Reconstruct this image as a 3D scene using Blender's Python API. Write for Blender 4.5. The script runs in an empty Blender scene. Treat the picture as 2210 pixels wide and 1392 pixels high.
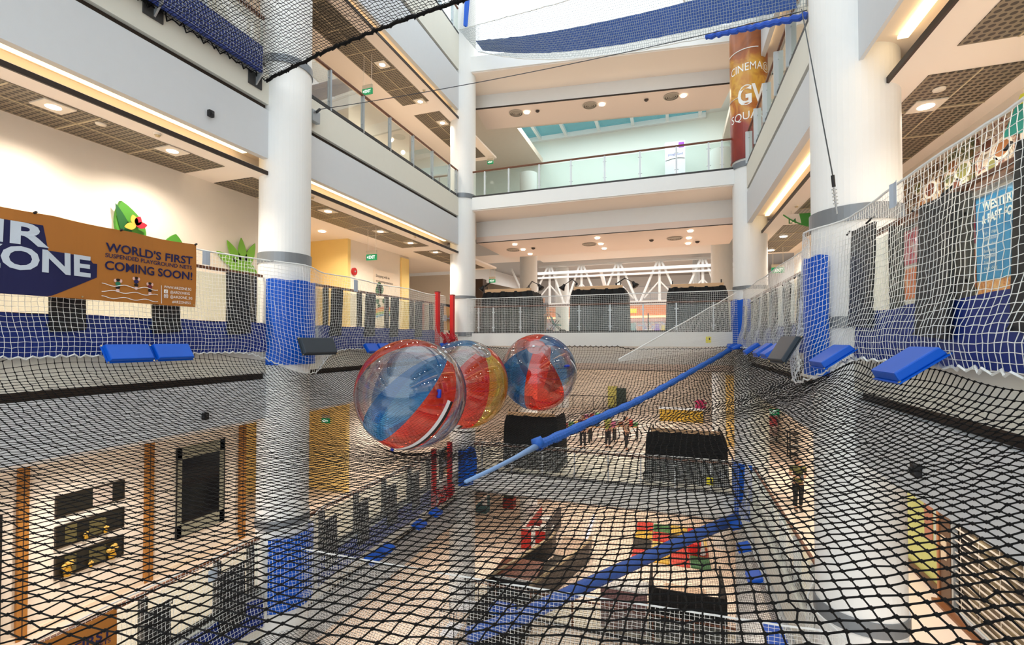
import bpy, math, random
import numpy as np
random.seed(7)
rng = np.random.default_rng(7)
SC = bpy.context.scene
COL = SC.collection
# ------------------------------------------------------------------ camera
YAW, PITCH, FOC, PU, PV = math.radians(19.0), math.radians(1.0), 1000.0, 1105.0, 718.0
cam_d = bpy.data.cameras.new('camera')
cam_d.sensor_fit = 'HORIZONTAL'
cam_d.sensor_width = 36.0
cam_d.lens = 36.0 * FOC / 2210.0
cam_d.shift_y = (PV - 696.0) / 2210.0
cam_d.clip_start, cam_d.clip_end = 0.05, 300
cam = bpy.data.objects.new('camera', cam_d)
cam.rotation_euler = (math.pi / 2 + PITCH, 0, YAW)
COL.objects.link(cam)
SC.camera = cam
# ------------------------------------------------------------------ sky and exposure
wd = bpy.data.worlds.new('sky')
SC.world = wd
wd.use_nodes = True
bg = wd.node_tree.nodes['Background']
bg.inputs[0].default_value = (0.90, 0.965, 1.0, 1)
bg.inputs[1].default_value = 1.15
SC.view_settings.view_transform = 'Standard'
SC.view_settings.look = 'None'
SC.view_settings.gamma = 1.0
SC.view_settings.exposure = 0.95
SC.cycles.max_bounces = 7
SC.cycles.diffuse_bounces = 4
SC.cycles.glossy_bounces = 2
SC.cycles.transmission_bounces = 2
SC.cycles.transparent_max_bounces = 24
SC.cycles.caustics_reflective = False
SC.cycles.caustics_refractive = False
SC.cycles.sample_clamp_indirect = 4.0

R_ = np.array([math.cos(YAW), math.sin(YAW), 0.0])
F_ = np.array([-math.sin(YAW) * math.cos(PITCH), math.cos(YAW) * math.cos(PITCH), math.sin(PITCH)])
U_ = np.cross(R_, F_)


def at(u, v, x=None, y=None, z=None, t=None):
    """the point of the place that a sight line meets on the plane x=, y= or z= (or at depth t)"""
    d = (u - PU) / FOC * R_ - (v - PV) / FOC * U_ + F_
    if x is not None:
        t = x / d[0]
    elif y is not None:
        t = y / d[1]
    elif z is not None:
        t = z / d[2]
    return d * t


# ------------------------------------------------------------------ materials
def lin(c):
    c = c / 255.0
    return c / 12.92 if c <= 0.04045 else ((c + 0.055) / 1.055) ** 2.4


MATS = {}


def M(name, rgb, rough=0.55, metal=0.0, emit=0.0, noise=0.0, nscale=6.0, alpha=1.0, spec=0.4):
    if name in MATS:
        return MATS[name]
    m = bpy.data.materials.new(name)
    m.use_nodes = True
    nt = m.node_tree
    b = nt.nodes['Principled BSDF']
    col = tuple(lin(c) for c in rgb) + (1.0,)
    b.inputs['Base Color'].default_value = col
    b.inputs['Roughness'].default_value = rough
    b.inputs['Metallic'].default_value = metal
    b.inputs['Specular IOR Level'].default_value = spec
    if emit:
        b.inputs['Emission Color'].default_value = col
        b.inputs['Emission Strength'].default_value = emit
    if noise:
        tc = nt.nodes.new('ShaderNodeTexCoord')
        nz = nt.nodes.new('ShaderNodeTexNoise')
        nz.inputs['Scale'].default_value = nscale
        nz.inputs['Detail'].default_value = 3
        mx = nt.nodes.new('ShaderNodeMix')
        mx.data_type = 'RGBA'
        nt.links.new(tc.outputs['Object'], nz.inputs['Vector'])
        nt.links.new(nz.outputs['Fac'], mx.inputs[0])
        mx.inputs[6].default_value = tuple(max(0, c * (1 - noise)) for c in col[:3]) + (1,)
        mx.inputs[7].default_value = tuple(min(1, c * (1 + noise)) for c in col[:3]) + (1,)
        nt.links.new(mx.outputs[2], b.inputs['Base Color'])
    MATS[name] = m
    return m


def glass_mat(name, rgb, opacity, gloss=0.06, rough=0.02, shine=.55):
    """thin clear sheet: tinted see-through, a little body colour, a Fresnel shine"""
    if name in MATS:
        return MATS[name]
    m = bpy.data.materials.new(name)
    m.use_nodes = True
    nt = m.node_tree
    nt.nodes.clear()
    out = nt.nodes.new('ShaderNodeOutputMaterial')
    tr = nt.nodes.new('ShaderNodeBsdfTransparent')
    tr.inputs[0].default_value = tuple(lin(c) for c in rgb) + (1,)
    df = nt.nodes.new('ShaderNodeBsdfDiffuse')
    df.inputs[0].default_value = tuple(lin(c) for c in rgb) + (1,)
    mx = nt.nodes.new('ShaderNodeMixShader')
    mx.inputs[0].default_value = opacity
    gl = nt.nodes.new('ShaderNodeBsdfGlossy')
    gl.inputs['Roughness'].default_value = rough
    lw = nt.nodes.new('ShaderNodeLayerWeight')
    lw.inputs[0].default_value = 0.25
    mr = nt.nodes.new('ShaderNodeMath')
    mr.operation = 'MULTIPLY_ADD'
    mr.inputs[1].default_value = shine
    mr.inputs[2].default_value = gloss
    mx2 = nt.nodes.new('ShaderNodeMixShader')
    L = nt.links.new
    L(tr.outputs[0], mx.inputs[1])
    L(df.outputs[0], mx.inputs[2])
    L(lw.outputs['Fresnel'], mr.inputs[0])
    L(mr.outputs[0], mx2.inputs[0])
    L(mx.outputs[0], mx2.inputs[1])
    L(gl.outputs[0], mx2.inputs[2])
    L(mx2.outputs[0], out.inputs[0])
    MATS[name] = m
    return m


def grid_tile_mat(name, base, dark, cell):
    """perforated metal ceiling tile: round holes on a square pitch"""
    m = bpy.data.materials.new(name)
    m.use_nodes = True
    nt = m.node_tree
    b = nt.nodes['Principled BSDF']
    b.inputs['Roughness'].default_value = 0.5
    tc = nt.nodes.new('ShaderNodeTexCoord')
    sc = nt.nodes.new('ShaderNodeVectorMath'); sc.operation = 'SCALE'; sc.inputs[3].default_value = 1 / cell
    fr = nt.nodes.new('ShaderNodeVectorMath'); fr.operation = 'FRACTION'
    ml = nt.nodes.new('ShaderNodeVectorMath'); ml.operation = 'MULTIPLY'; ml.inputs[1].default_value = (1, 1, 0)
    ds = nt.nodes.new('ShaderNodeVectorMath'); ds.operation = 'DISTANCE'; ds.inputs[1].default_value = (.5, .5, 0)
    lt = nt.nodes.new('ShaderNodeMath'); lt.operation = 'LESS_THAN'; lt.inputs[1].default_value = 0.36
    mx = nt.nodes.new('ShaderNodeMix'); mx.data_type = 'RGBA'
    mx.inputs[6].default_value = tuple(lin(c) for c in base) + (1,)
    mx.inputs[7].default_value = tuple(lin(c) for c in dark) + (1,)
    L = nt.links.new
    L(tc.outputs['Object'], sc.inputs[0]); L(sc.outputs[0], fr.inputs[0]); L(fr.outputs[0], ml.inputs[0])
    L(ml.outputs[0], ds.inputs[0]); L(ds.outputs['Value'], lt.inputs[0]); L(lt.outputs[0], mx.inputs[0])
    L(mx.outputs[2], b.inputs['Base Color'])
    return m


def ramp_mat(name, stops, scale, dist=2.0, rough=0.4, stretch=(1, 1, 1)):
    """printed or mottled sheet: noise through a colour ramp"""
    if name in MATS:
        return MATS[name]
    m = bpy.data.materials.new(name)
    m.use_nodes = True
    nt = m.node_tree
    b = nt.nodes['Principled BSDF']
    b.inputs['Roughness'].default_value = rough
    tc = nt.nodes.new('ShaderNodeTexCoord')
    mp = nt.nodes.new('ShaderNodeMapping'); mp.inputs['Scale'].default_value = stretch
    nz = nt.nodes.new('ShaderNodeTexNoise')
    nz.inputs['Scale'].default_value = scale; nz.inputs['Detail'].default_value = 4
    nz.inputs['Distortion'].default_value = dist
    cr = nt.nodes.new('ShaderNodeValToRGB')
    el = cr.color_ramp.elements
    while len(el) < len(stops):
        el.new(0.5)
    for e, (p, c) in zip(el, stops):
        e.position = p
        e.color = tuple(lin(k) for k in c) + (1,)
    L = nt.links.new
    L(tc.outputs['Object'], mp.inputs[0]); L(mp.outputs[0], nz.inputs['Vector']); L(nz.outputs['Fac'], cr.inputs[0])
    L(cr.outputs[0], b.inputs['Base Color'])
    MATS[name] = m
    return m


# ------------------------------------------------------------------ mesh helpers
class MB:
    """collects boxes, bars, tubes and sheets in world coordinates, built as ONE mesh object"""

    def __init__(s):
        s.v, s.f, s.m = [], [], []

    def add(s, V, F, mi=0):
        n = len(s.v)
        s.v += [tuple(map(float, p)) for p in V]
        s.f += [tuple(n + i for i in f) for f in F]
        s.m += [mi] * len(F)
        return s

    def box(s, x0, x1, y0, y1, z0, z1, mi=0):
        x0, x1 = min(x0, x1), max(x0, x1); y0, y1 = min(y0, y1), max(y0, y1); z0, z1 = min(z0, z1), max(z0, z1)
        V = [(x, y, z) for x in (x0, x1) for y in (y0, y1) for z in (z0, z1)]
        return s.add(V, [(0, 1, 3, 2), (4, 6, 7, 5), (0, 4, 5, 1), (2, 3, 7, 6), (0, 2, 6, 4), (1, 5, 7, 3)], mi)

    def obox(s, c, a, b, d, mi=0):
        c, a, b, d = map(np.array, (c, a, b, d))
        V = [c + i * a + j * b + k * d for i in (-1, 1) for j in (-1, 1) for k in (-1, 1)]
        return s.add(V, [(0, 1, 3, 2), (4, 6, 7, 5), (0, 4, 5, 1), (2, 3, 7, 6), (0, 2, 6, 4), (1, 5, 7, 3)], mi)

    def tube(s, P, r, n=6, mi=0, closed=False):
        P = [np.array(p, float) for p in P]
        k = len(P)
        rr = [r] * k if np.isscalar(r) else list(r)
        V = []
        up = None
        for i in range(k):
            if closed:
                t = P[(i + 1) % k] - P[i - 1]
            else:
                t = P[min(i + 1, k - 1)] - P[max(i - 1, 0)]
            t = t / (np.linalg.norm(t) + 1e-12)
            if up is None:
                ref = np.array([0, 0, 1.0]) if abs(t[2]) < 0.9 else np.array([1.0, 0, 0])
                up = np.cross(np.cross(t, ref), t)
            up = up - t * np.dot(up, t)
            up = up / (np.linalg.norm(up) + 1e-12)
            sd = np.cross(t, up)
            for j in range(n):
                a = 2 * math.pi * j / n
                V.append(P[i] + rr[i] * (math.cos(a) * up + math.sin(a) * sd))
        F = []
        for i in range(k if closed else k - 1):
            i2 = (i + 1) % k
            for j in range(n):
                F.append((i * n + j, i * n + (j + 1) % n, i2 * n + (j + 1) % n, i2 * n + j))
        if not closed:
            F.append(tuple(range(n - 1, -1, -1)))
            F.append(tuple((k - 1) * n + j for j in range(n)))
        return s.add(V, F, mi)

    def bar(s, a, b, w, h, mi=0):
        """rectangular bar from a to b, w across (horizontal), h the other way"""
        a, b = np.array(a, float), np.array(b, float)
        t = b - a
        L = np.linalg.norm(t)
        t = t / L
        ref = np.array([0, 0, 1.0]) if abs(t[2]) < 0.95 else np.array([0, 1.0, 0])
        sd = np.cross(t, ref); sd /= np.linalg.norm(sd)
        up = np.cross(sd, t)
        return s.obox((a + b) / 2, t * L / 2, sd * w / 2, up * h / 2, mi)

    def cyl(s, c, r, z0, z1, n=24, mi=0, r2=None):
        r2 = r if r2 is None else r2
        V = [(c[0] + r * math.cos(2 * math.pi * i / n), c[1] + r * math.sin(2 * math.pi * i / n), z0) for i in range(n)]
        V += [(c[0] + r2 * math.cos(2 * math.pi * i / n), c[1] + r2 * math.sin(2 * math.pi * i / n), z1) for i in range(n)]
        F = [(i, (i + 1) % n, n + (i + 1) % n, n + i) for i in range(n)]
        F += [tuple(range(n - 1, -1, -1)), tuple(range(n, 2 * n))]
        return s.add(V, F, mi)

    def lathe(s, prof, c, n=24, mi=0):
        V, F = [], []
        for (r, z) in prof:
            for i in range(n):
                a = 2 * math.pi * i / n
                V.append((c[0] + r * math.cos(a), c[1] + r * math.sin(a), c[2] + z))
        for k in range(len(prof) - 1):
            for i in range(n):
                F.append((k * n + i, k * n + (i + 1) % n, (k + 1) * n + (i + 1) % n, (k + 1) * n + i))
        return s.add(V, F, mi)

    def ball(s, c, r, nu=16, nv=10, mi=0, sx=1, sy=1, sz=1):
        V, F = [], []
        for j in range(nv + 1):
            th = math.pi * j / nv
            for i in range(nu):
                a = 2 * math.pi * i / nu
                V.append((c[0] + sx * r * math.sin(th) * math.cos(a), c[1] + sy * r * math.sin(th) * math.sin(a), c[2] + sz * r * math.cos(th)))
        for j in range(nv):
            for i in range(nu):
                F.append((j * nu + i, (j + 1) * nu + i, (j + 1) * nu + (i + 1) % nu, j * nu + (i + 1) % nu))
        return s.add(V, F, mi)

    def prism(s, poly, dvec, mi=0):
        """flat 3-D polygon given depth along dvec"""
        P = [np.array(p, float) for p in poly]
        d = np.array(dvec, float)
        n = len(P)
        V = P + [p + d for p in P]
        F = [tuple(range(n)), tuple(range(2 * n - 1, n - 1, -1))] + [(i, n + i, n + (i + 1) % n, (i + 1) % n) for i in range(n)]
        return s.add(V, F, mi)

    def sheet(s, G, mi=0, th=None):
        """grid of points -> sheet; th = thickness vector for a closed slab"""
        G = np.array(G, float)
        a, b = G.shape[:2]
        V = list(G.reshape(-1, 3))
        F = [(i * b + j, i * b + j + 1, (i + 1) * b + j + 1, (i + 1) * b + j) for i in range(a - 1) for j in range(b - 1)]
        if th is not None:
            n = len(V)
            V = V + [p + np.array(th) for p in V]
            F = F + [tuple(n + q for q in f[::-1]) for f in F]
            rim = [j for j in range(b)] + [i * b + b - 1 for i in range(1, a)] + [(a - 1) * b + j for j in range(b - 2, -1, -1)] + [i * b for i in range(a - 2, 0, -1)]
            F += [(rim[k], n + rim[k], n + rim[(k + 1) % len(rim)], rim[(k + 1) % len(rim)]) for k in range(len(rim))]
        return s.add(V, F, mi)

    def build(s, name, mats, parent=None, smooth=False, bevel=0.0, local=False):
        me = bpy.data.meshes.new(name)
        V = np.array(s.v, float).reshape(-1, 3)
        if parent is not None and not local:
            V = to_local(V, parent)
        me.from_pydata(V.tolist(), [], s.f)
        if not isinstance(mats, (list, tuple)):
            mats = [mats]
        for m in mats:
            me.materials.append(m)
        if len(mats) > 1:
            me.polygons.foreach_set('material_index', s.m)
        if smooth:
            me.polygons.foreach_set('use_smooth', [True] * len(me.polygons))
        o = bpy.data.objects.new(name, me)
        COL.objects.link(o)
        if parent is not None:
            o.parent = parent
        if bevel:
            b = o.modifiers.new('bevel', 'BEVEL')
            b.width = bevel; b.segments = 2; b.limit_method = 'ANGLE'
        me.update()
        return o


def wmat(o):
    m = np.eye(4)
    while o is not None:
        L = np.array(o.matrix_basis if False else o.rotation_euler.to_matrix().to_4x4())
        L[:3, 3] = o.location
        m = L @ m
        o = o.parent
    return m


def to_local(V, parent):
    W = np.linalg.inv(wmat(parent))
    return V @ W[:3, :3].T + W[:3, 3]


def tag(o, label=None, cat=None, group=None, kind=None):
    if label: o['label'] = label
    if cat: o['category'] = cat
    if group: o['group'] = group
    if kind: o['kind'] = kind
    return o


def thing(name, label, cat, loc=(0, 0, 0), rotz=0.0, group=None):
    o = bpy.data.objects.new(name, None)
    o.empty_display_size = 0.2
    COL.objects.link(o)
    o.location = tuple(float(c) for c in loc)
    o.rotation_euler = (0, 0, rotz)
    return tag(o, label, cat, group)


KIDS = {}


def dup(root, loc, rotz=None, label=None, group=None):
    """a copy of a thing with copies of its parts and sub-parts"""
    r = root.copy()
    COL.objects.link(r)
    r.location = tuple(float(c) for c in loc)
    if rotz is not None:
        r.rotation_euler = (0, 0, rotz)
    if label: r['label'] = label
    if group: r['group'] = group
    for ch in list(root.children):
        c = ch.copy(); COL.objects.link(c); c.parent = r
        for g in list(ch.children):
            d = g.copy(); COL.objects.link(d); d.parent = c
    return r


def struct(name, mb, mats, **k):
    return tag(mb.build(name, mats, **k), kind='structure')


# ------------------------------------------------------------------ netting
def strands(P, r, nrm):
    n, m = P.shape[:2]
    T = np.empty_like(P)
    T[:, 1:-1] = P[:, 2:] - P[:, :-2]
    T[:, 0] = P[:, 1] - P[:, 0]
    T[:, -1] = P[:, -1] - P[:, -2]
    T /= np.linalg.norm(T, axis=2, keepdims=True) + 1e-12
    B = np.cross(T, np.broadcast_to(nrm, T.shape))
    B /= np.linalg.norm(B, axis=2, keepdims=True) + 1e-12
    N = np.cross(B, T)
    ang = np.array([math.pi / 2, math.pi * 7 / 6, math.pi * 11 / 6])
    V = P[:, :, None, :] + r * (np.cos(ang)[None, None, :, None] * B[:, :, None, :] + np.sin(ang)[None, None, :, None] * N[:, :, None, :])
    idx = np.arange(n * m * 3).reshape(n, m, 3)
    a, b = idx[:, :-1, :], idx[:, 1:, :]
    F = np.stack([a, np.roll(a, -1, 2), np.roll(b, -1, 2), b], -1).reshape(-1, 4)
    return V.reshape(-1, 3), F


def net_mesh(name, P, r, mat, parent=None, nrm=(0, 0, 1), knot=0.0, keep=None):
    """a knotted net over the grid of points P[i, j]"""
    nrm = np.array(nrm, float)
    V1, F1 = strands(P, r, nrm)
    V2, F2 = strands(np.ascontiguousarray(P.transpose(1, 0, 2)), r, nrm)
    V = np.concatenate([V1, V2]); Q = np.concatenate([F1, F2 + len(V1)])
    Tn = np.zeros((0, 3), int)
    if knot:
        C = P.reshape(-1, 3)
        if keep is not None:
            C = C[keep(C)]
        O = np.array([(1, 0, 0), (-1, 0, 0), (0, 1, 0), (0, -1, 0), (0, 0, .7), (0, 0, -.7)]) * knot
        KV = (C[:, None, :] + O[None]).reshape(-1, 3)
        T8 = np.array([(0, 2, 4), (2, 1, 4), (1, 3, 4), (3, 0, 4), (2, 0, 5), (1, 2, 5), (3, 1, 5), (0, 3, 5)])
        Tn = (np.arange(len(C))[:, None, None] * 6 + T8[None] + len(V)).reshape(-1, 3)
        V = np.concatenate([V, KV])
    if parent is not None:
        V = to_local(V, parent)
    me = bpy.data.meshes.new(name)
    me.vertices.add(len(V)); me.vertices.foreach_set('co', V.astype(np.float32).ravel())
    loops = np.concatenate([Q.ravel(), Tn.ravel()]).astype(np.int32)
    starts = np.concatenate([np.arange(len(Q)) * 4, len(Q) * 4 + np.arange(len(Tn)) * 3]).astype(np.int32)
    me.loops.add(len(loops)); me.loops.foreach_set('vertex_index', loops)
    me.polygons.add(len(starts)); me.polygons.foreach_set('loop_start', starts)
    me.polygons.foreach_set('use_smooth', np.ones(len(starts), bool))
    me.materials.append(mat)
    me.update(calc_edges=True)
    o = bpy.data.objects.new(name, me)
    COL.objects.link(o)
    if parent is not None:
        o.parent = parent
    return o


# ------------------------------------------------------------------ lettering
def text_data(s, size=1.0, align='LEFT', spacing=1.0, bold=0.0):
    """flat outlines of a line of lettering: vertices (x right, y up) and faces, plus its width"""
    cu = bpy.data.curves.new('lettering', 'FONT')
    cu.body = s; cu.size = size; cu.align_x = align; cu.space_character = spacing; cu.offset = bold
    cu.resolution_u = 3
    o = bpy.data.objects.new('lettering', cu)
    COL.objects.link(o)
    dg = bpy.context.evaluated_depsgraph_get()
    me = o.evaluated_get(dg).to_mesh()
    V = np.array([v.co[:] for v in me.vertices]).reshape(-1, 3)
    F = [tuple(p.vertices) for p in me.polygons]
    o.evaluated_get(dg).to_mesh_clear()
    bpy.data.objects.remove(o); bpy.data.curves.remove(cu)
    return V, F


def letters(mb, s, fn, width=None, height=None, mi=0, spacing=1.0, bold=0.0, x0=0.0, y0=0.0, align='LEFT'):
    """lettering scaled to width and cap height, laid on a surface by fn(x, y) -> point"""
    V, F = text_data(s, 1.0, 'LEFT', spacing, bold)
    if not len(V):
        return
    lo, hi = V.min(0), V.max(0)
    sx = width / (hi[0] - lo[0]) if width else None
    sy = height / 0.70 if height else sx
    if sx is None: sx = sy
    w = (hi[0] - lo[0]) * sx
    ox = {'LEFT': 0, 'CENTER': -w / 2, 'RIGHT': -w}[align]
    P = [fn(x0 + ox + (p[0] - lo[0]) * sx, y0 + p[1] * sy) for p in V]
    mb.add(P, F, mi)
# ================================================================== the building
XL, XR = -8.0, 2.35
CY = (8.0, 17.2, 26.4, 35.6)
white = M('white paint', (236, 238, 237), 0.6, noise=0.015)
beige = M('beige fascia paint', (222, 222, 212), 0.6, noise=0.02)
greyp = M('cool fascia paint', (212, 217, 222), 0.6, noise=0.02)
warmw = M('cream wall paint', (238, 226, 210), 0.6, noise=0.02)
yellow = M('yellow wall paint', (246, 216, 140), 0.6, noise=0.02)
ceilm = M('ceiling paint', (243, 232, 221), 0.6)
pinkc = M('blush ceiling paint', (238, 220, 208), 0.6)
darks = M('dark metal channel', (58, 48, 42), 0.5, 0.3)
floorm = M('pale floor tile', (232, 214, 196), 0.35, noise=0.03)
tile = grid_tile_mat('perforated ceiling tile', (128, 116, 98), (52, 45, 36), 0.09)
seam = M('ceiling grid bar', (196, 180, 150), 0.5)
coveM = M('cove lamp glow', (255, 226, 172), 0.5, emit=1.6)
lampM = M('lamp glow', (255, 240, 220), 0.5, emit=9.0)
lampT = M('lamp trim', (232, 222, 206), 0.4)
blackm = M('black plastic', (24, 24, 26), 0.5)
steel = M('brushed steel', (176, 184, 190), 0.35, 0.6)
steelw = M('pale steel post', (206, 214, 218), 0.4, 0.3)
darkgrey = M('dark grey steel', (62, 62, 62), 0.5, 0.3)
woodrail = M('brown timber handrail', (104, 62, 38), 0.45)
glass = glass_mat('railing glass', (243, 249, 247), 0.04, 0.01, shine=.3)

LV = {3: dict(F=-5.15, st=-6.12, sb=-6.25, fb=-7.05, cl=-7.1),
      4: dict(F=0.30, st=-0.67, sb=-0.80, fb=-1.60, cl=-1.66),
      5: dict(F=5.75, st=4.97, sb=4.85, fb=3.83, cl=3.50),
      6: dict(F=12.3, st=10.85, sb=10.72, fb=9.25, cl=8.90)}
Y0, YB = -6.0, 17.0


def sx(side, d):
    return XL - d if side == 'left' else XR + d


for side in ('left', 'right'):
    for lv, p in LV.items():
        X = lambda d, e=(.45 if side == 'right' and lv == 6 else 0): sx(side, d + e)
        up = MB().box(X(0), X(.14), Y0, YB + .3, p['st'], p['F'] - .03)
        struct('wall_' + side, up, beige)
        st = MB().box(X(.09), X(.2), Y0, YB + .3, p['sb'], p['st'])
        struct('trim_1', st, darks)
        nb = .09 if side == 'right' and lv == 5 else 0
        lo = MB().box(X(nb), X(.14), Y0, 8.0, p['fb'], p['sb']).box(X(0), X(.14), 8.0, YB + .3, p['fb'], p['sb'])
        struct('wall_' + side, lo, greyp)
        fl = MB().box(X(.14), X(5.6), Y0, 46 if lv == 4 else 36 if lv == 3 else 30, p['F'] - .35, p['F'])
        struct('floor', fl, floorm)
        o = 0.0 if side == 'left' else 0.42
        # recess above the ceiling panel, with the panel's dark front edge
        cv = MB().box(X(.14), X(.8), Y0, YB + .3, p['fb'] + .22, p['fb'] + .3).box(X(.8), X(.84), Y0, YB + .3, p['cl'] + .08, p['fb'] + .3)
        struct('ceiling', cv, ceilm)
        yend = 21.0
        o = 0.0 if side == 'left' else 0.42
        cp = MB().box(X(.03 + o), X(5.6), Y0, yend, p['cl'], p['cl'] + .08)
        struct('ceiling', cp, ceilm)
        ed = MB().box(X(-.005 + o), X(.03 + o), Y0, YB + .3, p['cl'] - .02, p['cl'] + .06)
        if lv > 4:
            struct('trim_2', ed, darks)
        if lv >= 5:
            for a, b in ((Y0, 6.85), (7.5, 15.1), (15.9, 20.6)):
                t = MB().box(X(.45 + o), X(1.57 + o), a, b, p['cl'] - .012, p['cl'] - .002)
                struct('ceiling', t, tile)
                g = MB()
                g.box(X(1.0 + o), X(1.02 + o), a, b, p['cl'] - .022, p['cl'] - .012)
                n = int(round((b - a) / 1.1))
                for k in range(1, n):
                    yy = a + (b - a) * k / n
                    g.box(X(.45 + o), X(1.57 + o), yy - .012, yy + .012, p['cl'] - .022, p['cl'] - .012)
                struct('trim_3', g, seam)
# walkway walls
for lv in (3, 4, 5):
    p = LV[lv]
    q = LV.get(lv + 1)
    z0, z1 = p['F'], q['cl']
    xw = {3: -10.65, 4: -9.6, 5: -10.45}[lv]
    struct('wall_left', MB().box(xw - .15, xw, Y0, 9.3, z0, z1), warmw)
    struct('wall_left', MB().box(-13, xw - .15, 9.15, 9.3, z0, z1), warmw)
    struct('wall_left', MB().box(-13.6, -13.45, 9.3, 13.1, z0, z1), yellow)
    struct('wall_left', MB().box(-13.6, -10.45, 13.1, 13.25, z0, z1), yellow if lv < 5 else warmw)
    struct('wall_left', MB().box(-10.6, -10.45, 13.25, 17.0, z0, z1), warmw)
    struct('wall_left', MB().box(-13.6, -13.45, 17, 22, z0, z1), white)
    struct('wall_left', MB().box(-13.6, -10.9, 22, 22.15, z0, z1), warmw)
    struct('wall_right', MB().box(5.15 if lv != 4 else 4.62, 5.3, Y0, 21 if lv == 4 else 27, z0, z1), warmw)
# back bridges of levels 4 and 5 (level 3 shows its front and floor)
for lv, z in ((3, -5.15), (4, 0.30), (5, 5.75)):
    drop = 0.5 if lv > 3 else 0.8
    struct('floor', MB().box(XL - .1, XR + .1, YB + .06, 22.5 if lv == 4 else 30, z - drop, z - .01), floorm)
    struct('wall_back', MB().box(XL - .1, XR + .1, YB, YB + .06, z - drop, z), white)
    struct('ceiling', MB().box(XL - .1, XR + .1, YB + .06, 18.7, z - drop - .04, z - drop), ceilm)
    struct('wall_back', MB().box(XL - .1, XR + .1, 18.7, 19.0, z - 1.2, z - drop), white)
    struct('trim_4', MB().box(XL - .1, XR + .1, 18.7, 18.74, z - 1.44, z - 1.2), pinkc)
    struct('trim_5', MB().box(XL - .1, XR + .1, 18.69, 18.76, z - 1.46, z - 1.44), darks)
    struct('ceiling', MB().box(XL - .1, XR + .1, 18.76, 22.5, z - 1.45, z - 1.36), pinkc)
# level 6 bridge stands a little askew
a = np.array([-7.9, 16.9]); b = np.array([2.6, 18.3]); dv = (b - a) / np.linalg.norm(b - a); nv = np.array([-dv[1], dv[0]])


def skew(mb, d0, d1, z0, z1, mi=0):
    P = [a + nv * d0, b + nv * d0, b + nv * d1, a + nv * d1]
    mb.prism([(q[0], q[1], z0) for q in P], (0, 0, z1 - z0), mi)
    return mb


struct('wall_back', skew(MB(), 0, .06, 10.84, 11.45), white)
struct('floor', skew(MB(), .06, 6, 11.2, 11.45), floorm)
struct('ceiling', skew(MB(), .06, 1.75, 10.8, 10.84), ceilm)
struct('wall_back', skew(MB(), 1.75, 2.0, 10.24, 10.84), white)
struct('trim_5', skew(MB(), 1.74, 1.8, 10.2, 10.24), darks)
struct('ceiling', skew(MB(), 1.8, 3.75, 10.2, 10.26), pinkc)
# lowest floor and far ends of the halls
struct('floor', MB().box(-16, 16, Y0, 46, -10.9, -10.6), floorm)
struct('wall_back', MB().box(-16, 16, 36, 36.2, -10.6, -1.2), warmw)
struct('wall_back', MB().box(-16, 16, 46, 46.3, -1.2, 6.3), white)
struct('floor', MB().box(-13.6, 16, 36, 46, -.1, .3), floorm)
struct('floor', MB().box(XL - .2, XR + .2, 22.5, 36, -5.5, -5.15), floorm)
struct('floor', MB().box(XL - .2, XR + .2, 30, 36, -.1, .3), floorm)
# outer shell
struct('wall_left', MB().box(-13.75, -13.6, Y0, 46, -10.6, 18), white)
struct('wall_right', MB().box(8.0, 8.2, Y0, 46, -10.6, 18), white)
# columns
collar = M('grey steel collar', (128, 134, 140), 0.4, 0.3)


def column(x, y, label, z0=-10.6, z1=18.0, r=0.52, bands=()):
    t = tag(thing('column', label, 'column', (x, y, z0)), kind='structure')
    MB().cyl((x, y), r, z0, z1, 48).build('shaft', white, t, smooth=False)
    for a, b in bands:
        MB().cyl((x, y), r + .025, a, b, 48).build('collar', collar, t)
    return t


for o_ in ():
    pass
near = ((1.65, 1.87), (.18, .34), (5.9, 6.06), (-3.95, -3.75), (-9.4, -9.2))
far_ = ((1.68, 1.8), (.18, .34), (5.72, 5.9))
column(-8.05, 8.0, 'thick white round column left of the beach balls, with grey steel collars', bands=near)
column(2.54, 8.0, 'thick white round column nearest on the right, with a grey collar above the blue pad', r=.54, bands=near)
column(-8.05, 17.2, 'white round column at the far left corner of the atrium beside the red gate posts', bands=far_)
column(2.5, 17.2, 'white round column at the far right corner below the printed cinema wrap', bands=far_)
column(-8.05, 26.4, 'cream round column behind the leftmost black-draped booth', z1=10)
column(2.5, 26.4, 'cream round column behind the rightmost black-draped booth', z1=10)
column(-8.1, 35.6, 'white round column far back between the left and middle black-draped booths', z1=8)
# ================================================================== nets
blacknet = M('black net cord', (9, 9, 10), 0.8, spec=0.2)
whitenet = M('white net cord', (238, 240, 238), 0.6)
whiterope = M('white rope', (226, 230, 230), 0.6)
bluetarp = M('blue tarpaulin', (8, 40, 122), 0.45, noise=0.12, nscale=3)
bluepad = M('blue vinyl pad', (6, 86, 198), 0.36, noise=0.05, nscale=5, spec=0.3)
greypad = M('dark grey vinyl', (25, 29, 34), 0.4, noise=0.08, nscale=5)
slatepad = M('slate vinyl pad', (50, 60, 70), 0.4, spec=0.3)
blackcloth = M('black cloth', (9, 9, 11), 0.75, noise=0.1)
brass = M('brass eyelet', (200, 184, 140), 0.3, 0.8)

XLN, XRN, YN0, YN1 = -7.72, 2.12, -1.0, 16.72


def bump(y):
    return np.exp(-((y - 8.0) / 0.62) ** 2)


def xl(y): return XLN + 0.40 * bump(y)
def xr(y): return XRN - 0.32 * bump(y)


BALLS = []                                    # centre, radius


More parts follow.
